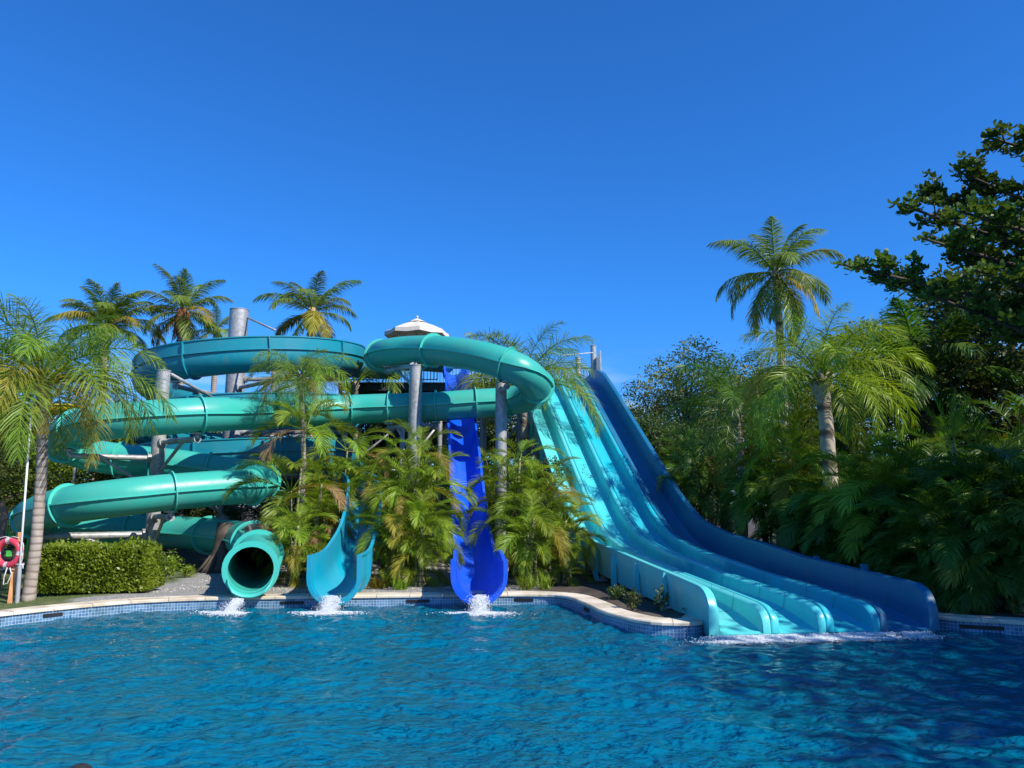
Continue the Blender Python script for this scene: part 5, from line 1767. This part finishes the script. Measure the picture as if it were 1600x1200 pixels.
# play platform seen in the gap at far left
pq = at(30, 815, 20)
play = empty('play_platform', (pq.x, 22, GZ), 'blue and green play platform behind the ring buoy', 'play structure')
def pw(u_, v_, Y): return at(u_, v_, Y)
mb = MB(); a, b = at(6, 812, 21.5), at(46, 800, 21.5)
mb.v = [tuple(a), tuple(b), tuple(b + Vector((0, 0, .26))), tuple(a + Vector((0, 0, .12))), tuple(a + Vector((0, .06, 0))), tuple(b + Vector((0, .06, 0))), tuple(b + Vector((0, .06, .26))), tuple(a + Vector((0, .06, .12)))]
mb.f = [(0, 1, 2, 3), (7, 6, 5, 4), (0, 4, 5, 1), (3, 2, 6, 7), (0, 3, 7, 4), (1, 5, 6, 2)]
mb.build('side_panel', M['play_blue'], play, org=play.location)
for k in range(12):
    q = at(8 + k * 3.4, 826, 21.4); mb = MB(); mb.box((q.x, q.y, q.z), (0.02, 0.02, 0.42)); mb.build('baluster', M['play_green'], play, org=play.location)
mb = MB(); mb.bar(at(6, 839, 21.4), at(48, 836, 21.4), 0.05); mb.bar(at(6, 815, 21.4), at(48, 806, 21.4), 0.04); mb.build('rail', M['play_green'], play, org=play.location)
for u_ in (4, 50):
    q = at(u_, 800, 21.6); mb = MB(); mb.tube([(q.x, q.y, 0.1), (q.x, q.y, q.z)], 0.06, 8); mb.build('post', M['play_green'], play, org=play.location, smooth=True)
# yellow slide piece glimpsed above the far left tube bend
yq = at(98, 642, 26)
yel = empty('yellow_slide', (yq.x, yq.y, GZ), 'small yellow open slide glimpsed above the far left tube bend', 'slide')
ypath = [Vector((yq.x - 0.9, yq.y, yq.z - .25)), Vector((yq.x - .3, yq.y, yq.z - 0.12)), Vector((yq.x + .3, yq.y, yq.z - 0.1)), Vector((yq.x + .9, yq.y, yq.z - .2))]
sweep(frames(resample(catmull(ypath, 5), .15)), lambda i: uprofile(0.25, 0.3, 0.3, n=8)).build('chute', M['yellow'], yel, org=yel.location, smooth=True, sharp=40)
for dx in (-.6, .6):
    mb = MB(); mb.tube([(yq.x + dx, yq.y, .1), (yq.x + dx, yq.y, yq.z - .2)], 0.05, 8); mb.build('post', M['steel'], yel, org=yel.location, smooth=True)

# ------------------------------------------------------------------ splashes
def ico():
    t = (1 + 5 ** .5) / 2
    v = [Vector(q).normalized() for q in ((-1, t, 0), (1, t, 0), (-1, -t, 0), (1, -t, 0), (0, -1, t), (0, 1, t), (0, -1, -t), (0, 1, -t), (t, 0, -1), (t, 0, 1), (-t, 0, -1), (-t, 0, 1))]
    f = [(0, 11, 5), (0, 5, 1), (0, 1, 7), (0, 7, 10), (0, 10, 11), (1, 5, 9), (5, 11, 4), (11, 10, 2), (10, 7, 6), (7, 1, 8), (3, 9, 4), (3, 4, 2), (3, 2, 6), (3, 6, 8), (3, 8, 9), (4, 9, 5), (2, 4, 11), (6, 2, 10), (8, 6, 7), (9, 8, 1)]
    return v, f


IV, IF = ico()


def splash(label, p0, w, n, seed, spread=0.55, hgt=0.35, away=Vector((0, -1, 0))):
    rg = random.Random(seed); mb = MB()
    side = Vector((-away.y, away.x, 0))
    for _ in range(n):
        x = rg.random()
        if x < 0.45:      # falling sheet and its spray
            f = rg.random(); q = p0 + side * rg.gauss(0, w * .42) + away * (f * 0.28) + Vector((0, 0, hgt * (1 - f ** 2) * rg.uniform(.5, 1.05))); s = rg.uniform(.003, .010)
        elif x < 0.85:    # foam on the surface
            r_ = abs(rg.gauss(0, spread)); a = rg.uniform(-1.7, 1.7)
            q = p0 + away * (0.24 + r_ * math.cos(a) * .8) + side * (rg.gauss(0, w * .4) + r_ * math.sin(a)); q.z = 0.008 + rg.random() * 0.02 * math.exp(-r_ * 3); s = rg.uniform(.003, .012)
        else:
            q = p0 + away * rg.uniform(0, .5) + side * rg.gauss(0, w * .7) + Vector((0, 0, rg.uniform(0, hgt * 1.3) * rg.random())); s = rg.uniform(.002, .005)
        sq = (1.2, 1.2, 0.5) if 0.45 <= x < .85 else (1, 1, rg.uniform(1, 1.6))
        mb.add([Vector((v_.x * s * sq[0], v_.y * s * sq[1], v_.z * s * sq[2])) + q for v_ in IV], IF)
    ob = mb.build('splash', M['foam'], smooth=True)
    tag(ob, label, 'splash', kind='stuff')
    return ob


splash('white splash below the round green tube outlet', Vector((frt[-1][0].x - .07, 13.83, 0)), 0.12, 6000, 1, .26, .20, Vector((-.25, -.97, 0)))
splash('white splash below the turquoise flume outlet', Vector((-3.14, 13.86, 0)), 0.15, 7500, 2, .28, .24)
splash('white splash below the royal blue slide outlet', Vector((-.56, 13.8, 0)), 0.14, 8000, 3, .28, .26)
for i, lb in enumerate(('thin foam line at the end of the palest lane', 'thin foam line at the end of the second lane', 'thin foam line at the end of the third lane', 'thin foam line at the end of the azure lane')):
    q = rwp(-0.1, (i + .5) * LW, 0)
    splash(lb, Vector((q.x, q.y, 0)), 0.66 if i < 3 else .3, 5500 if i < 3 else 1200, 10 + i, .11, .045, -DU)

# ------------------------------------------------------------------ swimmer whose head just shows at the lower left
sw = at(127, 1193, 4.75)
per = empty('person', (sw.x, sw.y, -1.3), 'person with short black hair standing in the pool at the lower left corner', 'person')
hz = sw.z + 1.3 - 0.0
def skinned(name, verts, edges, radii, mat, root_i=0, sub=2):
    me = bpy.data.meshes.new(name); me.from_pydata(verts, edges, [])
    ob = bpy.data.objects.new(name, me); C.objects.link(ob); ob.parent = per
    ob.modifiers.new('skin', 'SKIN'); ob.modifiers.new('sub', 'SUBSURF').levels = sub; ob.modifiers[-1].render_levels = sub
    for v_, r_ in zip(me.skin_vertices[0].data, radii):
        v_.radius = r_ if hasattr(r_, '__len__') else (r_, r_)
    me.skin_vertices[0].data[root_i].use_root = True
    me.materials.append(mat)
    return ob
H = hz
V = [(0, 0, H * .53), (0, 0, H * .62), (0, 0, H * .72), (0, 0, H * .80), (0, 0, H * .855), (0, -0.005, H * .90), (0, -0.015, H * .955),
     (-.10, 0, H * .50), (-.11, -.01, H * .28), (-.11, .02, H * .05), (-.12, -.13, H * .025), (.10, 0, H * .50), (.11, -.01, H * .28), (.11, .02, H * .05), (.12, -.13, H * .025),
     (-.19, 0, H * .81), (-.25, -.02, H * .64), (-.27, -.12, H * .50), (-.275, -.17, H * .45), (.19, 0, H * .81), (.25, -.02, H * .64), (.27, -.12, H * .50), (.275, -.17, H * .45)]
E_ = [(0, 1), (1, 2), (2, 3), (3, 4), (4, 5), (5, 6), (0, 7), (7, 8), (8, 9), (9, 10), (0, 11), (11, 12), (12, 13), (13, 14), (3, 15), (15, 16), (16, 17), (17, 18), (3, 19), (19, 20), (20, 21), (21, 22)]
RD = [(.15, .11), (.14, .10), (.16, .11), (.14, .10), (.06, .06), (.075, .085), (.078, .092), (.09, .09), (.06, .06), (.04, .04), (.035, .03), (.09, .09), (.06, .06), (.04, .04), (.035, .03),
      (.06, .06), (.045, .045), (.032, .032), (.03, .02), (.06, .06), (.045, .045), (.032, .032), (.03, .02)]
skinned('body', V, E_, RD, M['skin'])
for sg in (-1, 1):      # fingers rooted in the palm
    for k, L in enumerate((0.07, 0.078, 0.072, 0.058)):
        a = Vector((sg * .275 + (k - 1.5) * 0.018, -.175, H * .445)); skinned('finger', [tuple(a), tuple(a + Vector((0, -.02, -L * .5))), tuple(a + Vector((0, -.015, -L)))], [(0, 1), (1, 2)], (.009, .0085, .007), M['skin'], 0, 1)
    a = Vector((sg * (.275 - .03), -.165, H * .455)); skinned('thumb', [tuple(a), tuple(a + Vector((-sg * .02, -.02, -.02))), tuple(a + Vector((-sg * .025, -.03, -.045)))], [(0, 1), (1, 2)], (.011, .01, .008), M['skin'], 0, 1)
mb = MB()
n1, n2 = 16, 10
for i in range(n2 + 1):
    f = R(90 - 100 * i / n2)
    for k in range(n1):
        w = 2 * math.pi * k / n1
        back = 1.0
        zz = math.sin(f) * 0.098
        if math.sin(w) > 0.3 and f < R(20): zz = math.sin(R(20)) * .098
        mb.v.append((0.083 * math.cos(f) * math.cos(w), 0.098 * math.cos(f) * math.sin(w) - .012, H - 0.095 + zz))
for i in range(n2):
    for k in range(n1):
        k2 = (k + 1) % n1; mb.f.append((i * n1 + k, (i + 1) * n1 + k, (i + 1) * n1 + k2, i * n1 + k2))
mb.build('hair', M['hair'], per, smooth=True)
for sg in (-1, 1):
    mb = MB(); mb.tube([(sg * .078, -.01, H - .14), (sg * .092, .0, H - .12), (sg * .088, .0, H - .095)], [.014, .018, .012], 8); mb.build('ear', M['skin'], per, smooth=True)
    mb = MB(); mb.tube([(sg * .03, -.098, H - .115), (sg * .03, -.103, H - .115)], [.012, .008], 8); mb.build('eye', M['white_pole'], per, smooth=True)
mb = MB(); mb.tube([(0, -.10, H - .11), (0, -.118, H - .145), (0, -.1, H - .15)], [.008, .014, .01], 8); mb.build('nose', M['skin'], per, smooth=True)
mb = MB()
for sg in (-1, 1):
    mb.tube([(sg * .06, 0, H * .55), (sg * .10, 0, H * .47), (sg * .115, -.01, H * .36)], [.12, .11, .09], 16)
mb.build('swim_shorts', M['shorts'], per, smooth=True)
